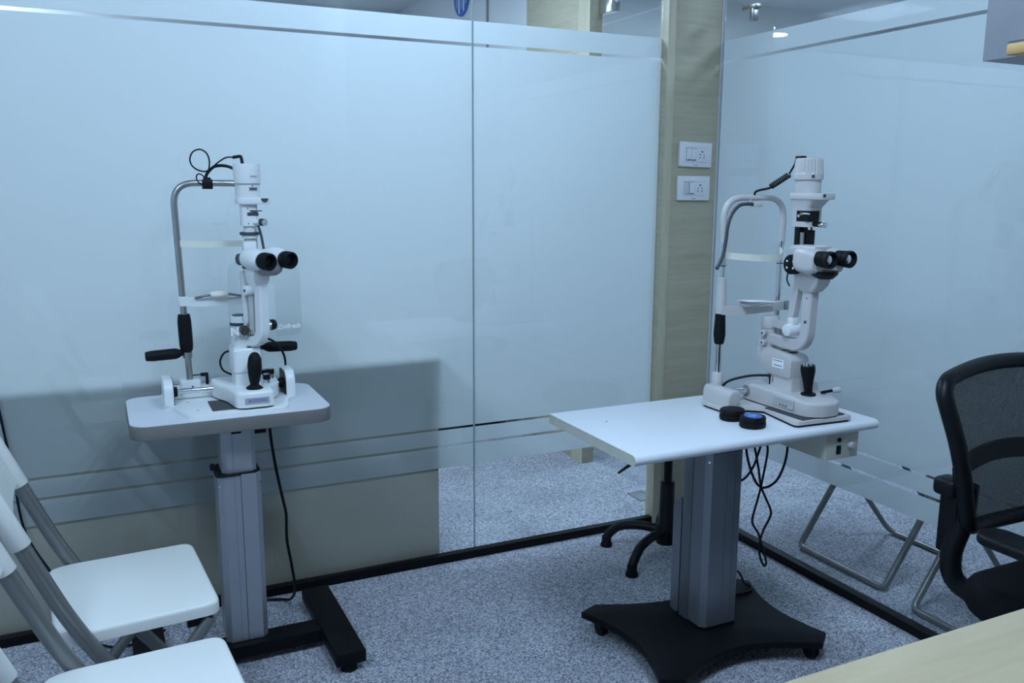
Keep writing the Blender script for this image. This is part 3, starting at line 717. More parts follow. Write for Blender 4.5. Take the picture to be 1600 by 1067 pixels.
MB().lathe([(0.0316, 0), (0.0345, 0.0), (0.0345, 0.0012), (0.0316, 0.0012)], lc(0.5485 + 0.0355), (0, 0, 1), 40).build('housing_seam', 'midgrey', lh)
def curved_label(cx, cy, r, a0, a1, z0, z1, name, mat, parent, n=8, th=0.0005):
    m = MB(); V = []; F = []
    for i in range(n + 1):
        a = math.radians(a0 + (a1 - a0) * i / n)
        for rr, z in ((r, z0), (r + th, z0), (r + th, z1), (r, z1)): V.append((cx + rr * math.cos(a), cy + rr * math.sin(a), z))
    for i in range(n):
        for k in range(4): F.append((i * 4 + k, i * 4 + (k + 1) % 4, i * 4 + 4 + (k + 1) % 4, i * 4 + 4 + k))
    F.append((0, 1, 2, 3)); F.append((n * 4, n * 4 + 1, n * 4 + 2, n * 4 + 3))
    m._add(V, F); return m.build(name, mat, parent)
curved_label(LX, LY, 0.0341, -85, -52, Z + 0.601, Z + 0.605, 'printed_mark', 'labelgrey', lh)
q = curved_label(LX, LY, 0.0315, -92, -48, Z + 0.566, Z + 0.576, 'rating_label', 'labelgrey', lh)
curved_label(LX, LY, 0.0320, -88, -54, Z + 0.569, Z + 0.5735, 'print_line', 'slate', q, th=0.0003)
MB().cyl((LX + 0.008, LY - 0.0305, Z + 0.579), (LX + 0.0081, LY - 0.0325, Z + 0.579), 0.0016, seg=8).build('screw', 'ink', lh)
# chin frame: bent steel tube
YC = 2.50
fp = fillet([(0.207, YC, Z + 0.045), (0.200, YC, Z + 0.30), (0.193, YC, Z + 0.586), (0.398, YC, Z + 0.586), (0.396, YC, Z + 0.30), (0.393, YC, Z + 0.045)], 0.058, 10)
MB().tube(fp, 0.0088, 16).build('chin_frame', 'steel', t)
fb = [(0.200, YC - 0.004, Z + 0.426), (0.24, YC - 0.016, Z + 0.424), (0.30, YC - 0.020, Z + 0.4235), (0.36, YC - 0.016, Z + 0.424), (0.398, YC - 0.004, Z + 0.426)]
MB().sweep(smooth_path(fb, 5), [(-0.0015, -0.0085), (0.0015, -0.0085), (0.0015, 0.0085), (-0.0015, 0.0085)]).build('forehead_band', 'cream', t)
cr = MB().sweep(fillet([(0.196, YC - 0.004, Z + 0.270), (0.245, YC - 0.028, Z + 0.268), (0.355, YC - 0.028, Z + 0.268), (0.398, YC - 0.004, Z + 0.270)], 0.02, 5), [(-0.008, -0.0115), (0.010, -0.0115), (0.010, 0.0115), (-0.008, 0.0115)]).build('chin_rest_bar', 'white', t)
MB().cyl((0.201, YC, Z + 0.257), (0.201, YC, Z + 0.283), 0.0135, seg=24, bev=0.001).build('bar_collar', 'white', cr)
MB().ball((0.292, YC - 0.036, Z + 0.288), 0.030, 0.022, 0.010).build('chin_cup', 'cream', cr)
for s in (-1, 1):
    MB().tube(smooth_path([(0.292 + s * 0.024, YC - 0.050, Z + 0.290), (0.292 + s * 0.042, YC - 0.046, Z + 0.286), (0.292 + s * 0.062, YC - 0.034, Z + 0.281)]), 0.0034, 8).build('paper_clip_arm', 'alu_dark', cr)
gp = [(0, 0), (0.0125, 0), (0.0165, 0.006), (0.0178, 0.02), (0.0182, 0.05), (0.0180, 0.085), (0.0165, 0.098), (0.0150, 0.104), (0, 0.104)]
MB().lathe(gp, (0.2035, YC, Z + 0.130), (-0.022, 0, 1), 24).build('post_grip', 'rubber', t)
MB().lathe([(0.009, 0), (0.0125, 0), (0.0125, 0.016), (0.009, 0.016)], (0.2045, YC, Z + 0.113), (0, 0, 1), 20).build('grip_collar', 'steel', t)
for s, o in ((-1, (0.197, YC - 0.002, Z + 0.128)), (1, (0.402, YC - 0.002, Z + 0.128))):
    MB().lathe([(0, 0), (0.006, 0), (0.0075, 0.006), (0.0145, 0.020), (0.0150, 0.03), (0.0148, 0.082), (0.0125, 0.098), (0.0105, 0.1), (0, 0.1)], o, (s, 0, -0.03), 20).build('side_grip', 'rubber', t)
# cables of the left slit lamp
def cable(pts, r, parent, name='cable', mat='black', n=8):
    return MB().tube(smooth_path(pts, n), r, 8).build(name, mat, parent)
TB = YC - 0.002
MB().box(0.268, 0.294, TB - 0.014, TB + 0.014, Z + 0.570, Z + 0.596, 0.002).box(0.272, 0.290, TB - 0.010, TB + 0.010, Z + 0.594, Z + 0.601, 0.001).build('cable_clip', 'black', t)
cable([(0.276, TB, Z + 0.596), (0.283, TB, Z + 0.612), (0.298, TB - 0.01, Z + 0.628), (0.314, TB - 0.03, Z + 0.632), (0.330, TB - 0.06, Z + 0.629), (0.340, TB - 0.09, Z + 0.622), (0.346, TB - 0.115, Z + 0.618)], 0.0042, t, 'thick_cable')
cable([(0.280, TB, Z + 0.600), (0.286, TB, Z + 0.618), (0.290, TB, Z + 0.642), (0.284, TB, Z + 0.664), (0.268, TB, Z + 0.674), (0.250, TB, Z + 0.668), (0.241, TB, Z + 0.650), (0.245, TB, Z + 0.632), (0.260, TB, Z + 0.620), (0.280, TB, Z + 0.617), (0.296, TB - 0.01, Z + 0.628), (0.308, TB - 0.03, Z + 0.640), (0.324, TB - 0.07, Z + 0.652), (0.340, TB - 0.10, Z + 0.652)], 0.0021, t, 'lamp_cable')
cable([(0.276, TB - 0.002, Z + 0.594), (0.270, TB - 0.004, Z + 0.606), (0.260, TB - 0.004, Z + 0.610), (0.254, TB - 0.004, Z + 0.602), (0.258, TB - 0.006, Z + 0.588), (0.268, TB - 0.012, Z + 0.582)], 0.0018, t, 'thin_cable')
MB().tube(fillet([(0.338, TB - 0.098, Z + 0.652), (0.355, TB - 0.118, Z + 0.655), (0.357, TB - 0.120, Z + 0.636)], 0.006), 0.0042, 10).build('lamp_plug', 'black', t)
cable([(LX + 0.018, LY - 0.028, Z + 0.478), (LX + 0.024, LY - 0.028, Z + 0.455), (LX + 0.028, LY - 0.027, Z + 0.430), (LX + 0.031, LY - 0.024, Z + 0.408)], 0.0034, t, 'slit_cable', 'slate')
MB().cyl((LX + 0.031, LY - 0.024, Z + 0.402), (LX + 0.031, LY - 0.024, Z + 0.411), 0.006, seg=14).build('cable_socket', 'slate', t)
cable([(0.312, 2.44, Z + 0.135), (0.295, 2.45, Z + 0.128), (0.284, 2.455, Z + 0.105), (0.290, 2.455, Z + 0.080), (0.312, 2.45, Z + 0.066)], 0.0028, t, 'loop_cable')
cable([(0.380, 2.455, Z + 0.150), (0.405, 2.46, Z + 0.160), (0.435, 2.465, Z + 0.145), (0.458, 2.47, Z + 0.11), (0.463, 2.475, Z + 0.07), (0.455, 2.49, Z + 0.02), (0.44, 2.505, Z + 0.012)], 0.0033, t, 'loop_cable')
MB().box(0.235, 0.256, 2.496, 2.508, Z + 0.058, Z + 0.067, 0.002).box(0.248, 0.256, 2.496, 2.508, Z + 0.034, Z + 0.060, 0.002).cyl((0.214, 2.502, Z + 0.0625), (0.236, 2.502, Z + 0.0625), 0.0018, seg=8).build('fixation_plug', 'black', t)
# clear breath shield with printed words
SHY = 0.033
Ts = basis((0.392, 2.352, Z + 0.292), Vector((0.985, 0.17, 0)).normalized(), (0, 0, 1), Vector((0.17, -0.985, 0)).normalized())
# sheet outline with a central cut-out for the microscope arm, in its own plane (u, v)
sh = MB()
ring = round_poly([(-0.098, -0.112), (-0.028, -0.112), (-0.028, 0.03), (0.030, 0.03), (0.030, -0.112), (0.102, -0.112), (0.100, 0.095), (-0.092, 0.095)], [0.02, 0.004, 0.01, 0.01, 0.004, 0.02, 0.03, 0.03])
sh.prism(ring, -0.0008, 0.0008, mat=Ts)
sh = sh.build('breath_shield', 'acrylic', t)
text_mesh('Nepa', 0.030, Ts @ Matrix.Translation((-0.094, -0.099, 0.001)), 'printed_word', 'labelwhite', sh, bold=True)
text_mesh('Zivifresh', 0.0185, Ts @ Matrix.Translation((0.033, -0.093, 0.001)), 'printed_word', 'labelwhite', sh, bold=True)

# ================================================================== RIGHT SLIT LAMP
Z = 0.6803
t = thing('slit_lamp', (1.66, 1.78, Z), 'ivory slit lamp with ribbed lamp head, white arched chin frame and curved black fixation arm', 'slit lamp')
out = [(1.500, 1.905), (1.490, 1.895), (1.490, 1.782), (1.560, 1.790), (1.592, 1.762), (1.566, 1.620), (1.572, 1.610), (1.742, 1.600), (1.750, 1.610), (1.745, 1.765), (1.770, 1.790), (1.818, 1.782), (1.820, 1.905)]
pl = MB().prism(round_poly(out, 0.006), Z + 0.006, Z + 0.016, 0.002, 2).build('base_plate', 'ivory', t)
MB().prism(round_poly([(1.655 + (x - 1.655) * .97, 1.76 + (y - 1.76) * .97) for x, y in out], 0.006), Z, Z + 0.006).build('plate_foot', 'black', pl)
MB().prism(rrect(1.590, 1.735, 1.615, 1.755, 0.002, 2), Z + 0.016, Z + 0.0185).build('friction_mat', 'darkgrey', t)
MB().cyl((1.53, 1.850, Z + 0.043), (1.79, 1.850, Z + 0.043), 0.0095, seg=20).build('axle', 'chrome', t)
for xa, xb in ((1.497, 1.540), (1.775, 1.818)):
    cpo = round_poly([(xa, Z + 0.016), (xb, Z + 0.016), (xb - 0.002, Z + 0.050), (xb - 0.008, Z + 0.062), (xa + 0.008, Z + 0.062), (xa + 0.001, Z + 0.048)], [0, 0, 0.01, 0.01, 0.012, 0.012])
    cp = MB().prism(cpo, -1.905, -1.790, 0.006, 3, mat=basis((0, 0, 0), (1, 0, 0), (0, 0, 1), (0, -1, 0)) @ Matrix.Diagonal((1, 1, 1, 1)), bev_bottom=True)
    cp.bm.verts.ensure_lookup_table()
    for v in cp.bm.verts: v.co.y = v.co.y if v.co.y > 0 else -v.co.y
    cp = cp.build('rail_end_cap', 'ivory', t)
    MB().cyl((xa + 0.030, 1.7905, Z + 0.026), (xa + 0.030, 1.7895, Z + 0.026), 0.002, seg=8).build('screw', 'ink', cp)
# sled, long towards the joystick
so = smooth_path([(v[0], v[1], 0) for v in ((1.608, 1.858), (1.606, 1.80), (1.606, 1.72), (1.610, 1.65), (1.622, 1.622), (1.650, 1.606), (1.672, 1.604), (1.700, 1.608), (1.722, 1.626), (1.730, 1.66), (1.732, 1.72), (1.732, 1.80), (1.730, 1.858), (1.715, 1.872), (1.67, 1.874), (1.622, 1.872))], 5, True)
sl = MB().prism([(p.x, p.y) for p in so], Z + 0.020, Z + 0.066, 0.010, 4).build('sled', 'ivory', t)
MB().prism([(1.669 + (p.x - 1.669) * .95, 1.755 + (p.y - 1.755) * .96) for p in so], Z + 0.0185, Z + 0.020).build('sled_underside', 'black', sl)
for v in sl.data.vertices:      # the top falls away towards the front
    wz = v.co.z + Z; wy = v.co.y + 1.78
    if wz > Z + 0.03: v.co.z -= (wz - Z - 0.02) / 0.046 * max(0.0, (1.72 - wy)) * 0.09
lb = MB().box(1.6045, 1.6062, 1.665, 1.742, Z + 0.030, Z + 0.054, 0.0003, 1).build('rating_plate', 'greywhite', sl)
for k in range(3): MB().box(1.6040, 1.6046, 1.672, 1.735, Z + 0.0408 + k * 0.004, Z + 0.0418 + k * 0.004).build('print_line', 'labelgrey', lb)
for k in range(3): MB().box(1.6040, 1.6046, 1.690 + k * 0.011, 1.695 + k * 0.011, Z + 0.033, Z + 0.037).build('print_mark', 'slate', lb)
MB().lathe([(0.0102, -0.001), (0.016, -0.001), (0.016, 0.001), (0.0102, 0.001)], (1.6065, 1.850, Z + 0.043), (1, 0, 0), 24).build('axle_bush', 'midgrey', sl)
# tower
def ring_(x0, x1, y0, y1, z, r=0.008): return [(x, y, z) for x, y in rrect(x0, x1, y0, y1, r, 4)]
MB().hull_loft([ring_(1.640, 1.704, 1.718, 1.815, Z + 0.055), ring_(1.644, 1.700, 1.721, 1.812, Z + 0.068), ring_(1.644, 1.700, 1.721, 1.812, Z + 0.100)]).build('tower_base', 'ivory', t)
th = MB().prism(round_poly([(1.722, Z + 0.098), (1.808, Z + 0.098), (1.850, Z + 0.124), (1.854, Z + 0.166), (1.825, Z + 0.168), (1.734, Z + 0.160), (1.720, Z + 0.150)], [0.006, 0.006, 0.006, 0.004, 0.008, 0.012, 0.012]), 1.640, 1.704, 0.0022, 2, mat=basis((0, 0, 0), (0, 1, 0), (0, 0, 1), (1, 0, 0)), bev_bottom=True).build('tower_housing', 'ivory', t)
lw = MB().box(1.6392, 1.6402, 1.748, 1.790, Z + 0.120, Z + 0.144, 0.0002, 1).build('paper_label', 'labelwhite', th)
for z_, a, b in ((0.139, 1.752, 1.786), (0.126, 1.752, 1.784)): MB().box(1.6388, 1.6393, a, b, Z + z_, Z + z_ + 0.0018).build('print_line', 'slate', lw)
for yy in (1.752, 1.780): MB().box(1.664, 1.688, yy - 0.007, yy + 0.007, Z + 0.1625, Z + 0.1655, 0.001).build('scale_window', 'slate', th)
MB().box(1.644, 1.662, 1.796, 1.812, Z + 0.066, Z + 0.100, 0.002).build('plug_socket', 'greywhite', t)
MB().cyl((1.650, 1.790, Z + 0.066), (1.650, 1.790, Z + 0.076), 0.004, seg=12).build('plug_tip', 'brass', t)
MB().cyl((1.650, 1.790, Z + 0.075), (1.650, 1.790, Z + 0.094), 0.0062, seg=14, bev=0.001).tube(smooth_path([(1.650, 1.792, Z + 0.090), (1.640, 1.805, Z + 0.092), (1.60, 1.835, Z + 0.088), (1.555, 1.868, Z + 0.070), (1.545, 1.885, Z + 0.040), (1.550, 1.885, Z + 0.016)]), 0.0035, 8).build('sled_cable', 'black', t)
# joystick
MB().lathe([(0, 0), (0.020, 0), (0.019, 0.004), (0.010, 0.006), (0, 0.006)], (1.676, 1.688, Z + 0.060), (0, 0, 1), 24).build('joystick_boot', 'rubber', t)
jg = MB().lathe([(0, 0), (0.0100, 0), (0.0115, 0.020), (0.0150, 0.042), (0.0185, 0.060), (0.0190, 0.068), (0.0180, 0.078), (0, 0.079)], (1.676, 1.688, Z + 0.062), (-0.10, 0.0, 1), 24).build('joystick_grip', 'rubber', t)
for k in range(5):
    a = 2 * PI * k / 5
    MB().cyl((1.668 + 0.009 * math.cos(a), 1.688 + 0.009 * math.sin(a), Z + 0.135), (1.668 + 0.009 * math.cos(a), 1.688 + 0.009 * math.sin(a), Z + 0.147), 0.0042, 0.003, 10).build('crown_button', 'chrome', jg)
lk = MB().cyl((1.705, 1.672, Z + 0.066), (1.735, 1.664, Z + 0.070), 0.004, seg=12).build('brake_lever', 'black', t)
MB().cyl((1.735, 1.664, Z + 0.070), (1.758, 1.658, Z + 0.072), 0.007, 0.0085, 16, bev=0.002).build('brake_knob', 'ivory', lk)
# pivot column, arms
PX, PY = 1.668, 1.838
pc = MB().cyl((PX, PY, Z + 0.160), (PX, PY, Z + 0.244), 0.022, seg=28, bev=0.002).build('pivot_column', 'greywhite', t)
MB().cyl((PX, PY, Z + 0.218), (PX, PY, Z + 0.252), 0.0245, seg=28, bev=0.003).build('column_head', 'ivory', pc)
for zz, c in ((0.182, 'ivory'), (0.208, 'ivory')):
    kq = MB().cyl((PX - 0.018, PY - 0.006, Z + zz), (PX - 0.040, PY - 0.014, Z + zz), 0.0075, 0.0085, 16, bev=0.001).build('lock_knob', c, t)
    MB().cyl((PX - 0.040, PY - 0.014, Z + zz), (PX - 0.0405, PY - 0.0142, Z + zz), 0.003, seg=8).build('knob_screw', 'ink', kq)
MB().cyl((PX + 0.002, PY - 0.035, Z + 0.196), (PX + 0.002, PY - 0.035, Z + 0.220), 0.006, seg=14).cyl((PX + 0.01, PY - 0.028, Z + 0.206), (PX + 0.01, PY - 0.060, Z + 0.206), 0.008, seg=14).build('stop_screw', 'steel', t)
Y_ = Vector((0, 1, 0))
ap = fillet([Vector((PX, PY + 0.010, Z + 0.192)), Vector((PX, 1.698, Z + 0.184)), Vector((PX, 1.692, Z + 0.345))], 0.050, 8)
w_, h_ = 0.0150, 0.0155
sec = [(w_ * .75, -h_), (w_, -h_ * .75), (w_, h_ * .75), (w_ * .75, h_), (-w_ * .75, h_), (-w_, h_ * .75), (-w_, -h_ * .75), (-w_ * .75, -h_)]
ma = sweep_arm(ap, sec, (1, 0, 0)).build('microscope_arm', 'ivory', t)
MB().cyl((PX - 0.0148, 1.692, Z + 0.255), (PX - 0.0156, 1.692, Z + 0.255), 0.0045, seg=12).build('arm_screw', 'ink', ma)
MB().cyl((PX - 0.0148, 1.692, Z + 0.318), (PX - 0.0156, 1.692, Z + 0.318), 0.002, seg=8).build('arm_screw', 'ink', ma)
ip = fillet([Vector((PX - 0.002, PY - 0.005, Z + 0.236)), Vector((PX - 0.004, 1.765, Z + 0.232)), Vector((PX - 0.004, 1.748, Z + 0.262)), Vector((PX - 0.004, 1.730, Z + 0.370))], 0.02, 6)
sweep_arm(ip, [(0.009, -0.0095), (0.009, 0.0095), (-0.009, 0.0095), (-0.009, -0.0095)], (1, 0, 0)).build('illumination_arm', 'ivory', t)
MB().cyl((PX - 0.026, 1.748, Z + 0.226), (PX + 0.026, 1.748, Z + 0.226), 0.0165, seg=26, bev=0.003).box(PX - 0.014, PX + 0.006, 1.738, 1.758, Z + 0.226, Z + 0.260, 0.003).build('slit_width_knob', 'white', t)
# microscope head
mz = Z + 0.422
MB().hull_loft([ring_(PX - .018, PX + .018, 1.670, 1.716, Z + 0.335), ring_(PX - .024, PX + .024, 1.655, 1.735, Z + 0.352), ring_(PX - .026, PX + .026, 1.640, 1.740, Z + 0.395)]).build('microscope_neck', 'ivory', t)
MB().lathe([(0, 0), (0.022, 0), (0.034, 0.012), (0.034, 0.02), (0, 0.02)], (PX, 1.652, mz - 0.050), (0, 0, 1), 28).build('saddle', 'black', t)
MB().hull_loft([[(x, y, z) for x, z in rrect(PX - a, PX + a, mz - b, mz + b, 0.01, 4)] for y, a, b in ((1.755, 0.028, 0.026), (1.745, 0.034, 0.031), (1.69, 0.036, 0.032), (1.66, 0.034, 0.030))]).build('microscope_body', 'ivory', t)
dr = MB().cyl((PX - 0.030, 1.722, mz - 0.018), (PX - 0.050, 1.722, mz - 0.018), 0.0265, 0.0255, 32, bev=0.002).build('magnification_drum', 'rubber', t)
for a in (30, 150, 210, 330):
    MB().cyl((PX - 0.0498, 1.722 + 0.013 * math.cos(math.radians(a)), mz - 0.018 + 0.017 * math.sin(math.radians(a))), (PX - 0.0506, 1.722 + 0.013 * math.cos(math.radians(a)), mz - 0.018 + 0.017 * math.sin(math.radians(a))), 0.003, seg=10).build('drum_mark', 'labelwhite', dr)
MB().tube(smooth_path([(PX - 0.043, 1.735, mz - 0.040), (PX - 0.048, 1.732, mz - 0.058), (PX - 0.042, 1.728, mz - 0.075)]), 0.002, 6).build('drum_strap', 'black', t)
for sgn in (-1, 1):
    cx = PX + 0.0325 * sgn
    o = Vector((cx, 1.708, mz + 0.004)); dv = Vector((0.05, -1, -0.03)).normalized()
    br = MB()
    rings = []
    for f, a, b in ((0.0, 0.022, 0.026), (0.012, 0.0275, 0.031), (0.045, 0.0285, 0.032), (0.060, 0.026, 0.029), (0.066, 0.021, 0.023)):
        c = o + dv * f - Vector((0, 0, 0.006 + f * 0.05))
        rings.append([(c.x + x, c.y, c.z + z) for x, z in rrect(-a, a, -b, b, 0.016, 5)])
    br = br.hull_loft(rings).build('prism_housing', 'ivory', t)
    e0 = o + dv * 0.060
    ec = MB().lathe([(0, 0), (0.0185, 0), (0.0195, 0.006), (0.0180, 0.008), (0.0180, 0.013), (0.0200, 0.015), (0.0205, 0.028), (0.0195, 0.030), (0.0215, 0.033), (0.0220, 0.043), (0.0205, 0.046), (0.0175, 0.046), (0.0160, 0.036), (0, 0.034)], e0, dv, 32).build('eyepiece', 'rubber', br)
    MB().lathe([(0.0158, 0.0362), (0.010, 0.040), (0, 0.0415)], e0, dv, 24).build('lens', 'chrome', ec)
# illumination tower
LX, LY = 1.694, 1.755
MB().box(LX - .018, LX + .016, LY - .022, LY + .026, Z + 0.418, Z + 0.446, 0.003).box(LX - .016, LX + .014, LY + .004, LY + .022, Z + 0.44, Z + 0.505, 0.001).box(LX - .008, LX + .016, LY - .020, LY + .010, Z + 0.44, Z + 0.490, 0.001).build('prism_holder', 'black', t)
MB().cyl((LX - 0.014, LY - 0.006, Z + 0.440), (LX - 0.014, LY - 0.006, Z + 0.484), 0.006, seg=14).box(LX - .024, LX - .006, LY - .016, LY + .012, Z + 0.436, Z + 0.442, 0.001).build('prism_rod', 'steel', t)
MB().box(LX + .000, LX + .004, LY - 0.022, LY - 0.019, Z + 0.486, Z + 0.505).build('lamp_bracket', 'black', t)
body = MB().hull_loft([ring_(LX - .027, LX + .027, LY - .034, LY + .030, Z + 0.499, 0.012), ring_(LX - .027, LX + .027, LY - .034, LY + .030, Z + 0.548, 0.012), ring_(LX - .031, LX + .031, LY - .052, LY + .036, Z + 0.566, 0.014), ring_(LX - .032, LX + .032, LY - .058, LY + .038, Z + 0.570, 0.014)]).build('slit_mechanism_housing', 'ivory', t)
bs = MB().box(LX - .0275, LX - .026, LY - .036, LY + .006, Z + 0.513, Z + 0.541, 0.0005, 1).box(LX - .0275, LX + .012, LY - .0352, LY - .033, Z + 0.513, Z + 0.541, 0.0005, 1).build('filter_window', 'black', body)
MB().cyl((LX - 0.0270, LY - 0.012, Z + 0.533), (LX - 0.0300, LY - 0.014, Z + 0.533), 0.0038, seg=12).build('filter_pin', 'brass', bs)
MB().cyl((LX - 0.030, LY - 0.020, Z + 0.533), (LX - 0.030, LY - 0.042, Z + 0.533), 0.0024, seg=10).build('filter_lever', 'chrome', bs)
MB().lathe([(0.0022, 0), (0.0035, 0), (0.0035, 0.0008), (0.0022, 0.0008), (0.0022, 0)], (LX - 0.0275, LY - 0.002, Z + 0.5275), (-1, 0, 0), 14).build('filter_mark', 'labelwhite', bs)
MB().cyl((LX, LY + 0.030, Z + 0.53), (LX, LY + 0.0345, Z + 0.53), 0.008, seg=14).build('rear_knob', 'black', body)
kb = MB().cyl((LX - 0.004, LY - 0.033, Z + 0.5075), (LX - 0.004, LY - 0.054, Z + 0.5065), 0.0065, seg=18).build('aperture_knob', 'black', t)
MB().cyl((LX - 0.004, LY - 0.054, Z + 0.5065), (LX - 0.004, LY - 0.075, Z + 0.5055), 0.007, 0.0078, seg=18, bev=0.001).build('knob_face', 'chrome', kb)
fl = MB().prism(round_poly([(LX - 0.034, LY + 0.034), (LX - 0.034, LY - 0.056), (LX - 0.022, LY - 0.078), (LX + 0.022, LY - 0.078), (LX + 0.034, LY - 0.056), (LX + 0.034, LY + 0.034)], 0.012), Z + 0.570, Z + 0.586, 0.0015, 2, bev_bottom=True).build('lamp_flange', 'ivory', t)
MB().box(LX - 0.020, LX - 0.012, LY - 0.0785, LY - 0.074, Z + 0.576, Z + 0.584, 0.001).build('flange_slot', 'ink', fl)
MB().cyl((LX, LY, Z + 0.586), (LX, LY, Z + 0.622), 0.0335, 0.0335, 40).build('lamp_collar', 'ivory', t)
N = 72; rings = []
for r, z, amp in ((0.0370, 0.620, 0), (0.0378, 0.622, 0), (0.0382, 0.634, 0), (0.0375, 0.638, 0.0022), (0.0355, 0.664, 0.0024), (0.0342, 0.672, 0.0018), (0.031, 0.6755, 0)):
    rings.append([(LX + (r - (amp if k % 3 == 0 else 0)) * math.cos(2 * PI * k / N), LY + (r - (amp if k % 3 == 0 else 0)) * math.sin(2 * PI * k / N), Z + z) for k in range(N)])
lh = MB().hull_loft(rings).build('lamp_housing', 'ivory', t, smooth=12)
hd = Vector((-0.45, -0.9, 0)).normalized()
MB().cyl(Vector((LX, LY, Z + 0.629)) + hd * 0.0375, Vector((LX, LY, Z + 0.629)) + hd * 0.0400, 0.0042, seg=14).build('housing_screw', 'ink', lh)
# chin frame
YC = 1.895
xl, xr = 1.540, 1.742
fp = fillet([(xl + 0.001, YC, Z + 0.44), (xl - 0.006, YC, Z + 0.573), (xr + 0.006, YC, Z + 0.573), (xr + 0.002, YC, Z + 0.44)], 0.078, 10)
MB().tube(fp, 0.0088, 16).build('chin_frame_arch', 'ivory', t)
for x in (xl, xr):
    po = MB().cyl((x, YC, Z + 0.050), (x, YC, Z + 0.452), 0.0085, seg=18).build('chin_frame_post', 'chrome', t)
    MB().cyl((x, YC, Z + 0.388), (x, YC, Z + 0.391), 0.0094, seg=18).build('eye_level_ring', 'ink', po)
    MB().lathe([(0, 0), (0.016, 0), (0.0145, 0.036), (0.013, 0.038), (0, 0.038)], (x, YC, Z + 0.055), (0, 0, 1), 22).build('post_socket', 'ivory', po)
    sv = MB().lathe([(0.0087, 0), (0.0140, 0.0), (0.0140, 0.05), (0.0118, 0.098), (0.0087, 0.1)], (x, YC, Z + 0.258), (0, 0, 1), 22)
    if x == xl: sv.build('post_sleeve', 'ivory', po)
    else: sv.bm.free()
    if x == xl: MB().lathe([(0.0088, 0), (0.0120, 0), (0.0140, 0.008), (0.0165, 0.026), (0.0155, 0.05), (0.0138, 0.084), (0.0088, 0.085)], (x, YC, Z + 0.173), (0, 0, 1), 24).build('post_grip', 'rubber', po)
cr = MB().sweep(fillet([(xl - 0.004, YC - 0.006, Z + 0.268), (xl + 0.05, YC - 0.022, Z + 0.266), (xr - 0.04, YC - 0.022, Z + 0.270), (xr + 0.020, YC - 0.012, Z + 0.272)], 0.02, 5), [(-0.008, -0.012), (0.009, -0.012), (0.009, 0.012), (-0.008, 0.012)]).build('chin_rest_bar', 'ivory', t)
MB().box(xr + 0.004, xr + 0.019, YC - 0.026, YC - 0.0215, Z + 0.259, Z + 0.285, 0.001).build('bar_end_plate', 'steel', cr)
MB().hull_loft([[(x, y, Z + z) for x, y in rrect(1.590, 1.685, YC - 0.055, YC - 0.006, 0.018, 4)] for z in (0.279, 0.286)]).build('chin_cup', 'ivory', cr)
pp = MB()
for k in range(4):
    a = 0.03 * k
    pp.box(-0.045, 0.045, -0.024, 0.024, 0.0, 0.0006, rot=None, mat=Matrix.Translation((1.638 - k * 0.004, YC - 0.034, Z + 0.2868 + k * 0.0016)) @ Matrix.Rotation(0.06 + a, 4, 'Z') @ Matrix.Rotation(0.03 * (k - 1), 4, 'Y'))
pp.build('chin_papers', 'paper', cr)
fb = [(xl + 0.006, YC - 0.004, Z + 0.418), (xl + 0.03, YC - 0.030, Z + 0.415), (xl + 0.09, YC - 0.055, Z + 0.411), (xr - 0.05, YC - 0.050, Z + 0.411), (xr - 0.018, YC - 0.026, Z + 0.417), (xr - 0.006, YC - 0.004, Z + 0.428)]
MB().sweep(smooth_path(fb, 6), [(-0.0012, -0.009), (0.0012, -0.009), (0.0012, 0.009), (-0.0012, 0.009)]).build('forehead_band', 'cream', t)
# fixation arm
cb = MB().box(1.617, 1.645, YC - 0.030, YC - 0.008, Z + 0.548, Z + 0.562, 0.003).cyl((1.622, YC, Z + 0.556), (1.622, YC, Z + 0.574), 0.007, seg=14).build('fixation_clamp', 'ivory', t)
MB().tube(smooth_path([(1.618, YC - 0.020, Z + 0.555), (1.60, YC - 0.020, Z + 0.556), (1.572, YC - 0.020, Z + 0.552), (1.548, YC - 0.020, Z + 0.530), (1.534, YC - 0.022, Z + 0.50), (1.528, YC - 0.024, Z + 0.46), (1.520, YC - 0.024, Z + 0.42), (1.503, YC - 0.024, Z + 0.388)], 8), 0.0048, 10).ball((1.5025, YC - 0.024, Z + 0.387), 0.0056).build('fixation_arm', 'slate', t)
# coiled lamp cord
cable([(1.634, YC - 0.004, Z + 0.578), (1.640, YC - 0.006, Z + 0.590), (1.660, YC - 0.03, Z + 0.598), (1.668, YC - 0.04, Z + 0.604)], 0.0032, t, 'lamp_cord')
c0 = Vector((1.662, YC - 0.035, Z + 0.602)); c1 = Vector((1.688, YC - 0.075, Z + 0.634)); ax = (c1 - c0); Fz = frame_z(ax); n = 150
coil = [c0 + ax * (k / n) + Fz @ Vector((0.0068 * math.cos(2 * PI * 11 * k / n), 0.0068 * math.sin(2 * PI * 11 * k / n), 0)) for k in range(n + 1)]
MB().tube(coil, 0.0021, 7).build('cord_coil', 'black', t)
cable([(1.688, YC - 0.075, Z + 0.636), (1.692, YC - 0.080, Z + 0.648), (1.693, YC - 0.088, Z + 0.660), (1.690, YC - 0.096, Z + 0.672), (1.690, YC - 0.105, Z + 0.6785)], 0.0026, t, 'lamp_cord')
MB().box(1.680, 1.700, YC - 0.124, YC - 0.102, Z + 0.675, Z + 0.682, 0.002).build('lamp_plug', 'black', t)

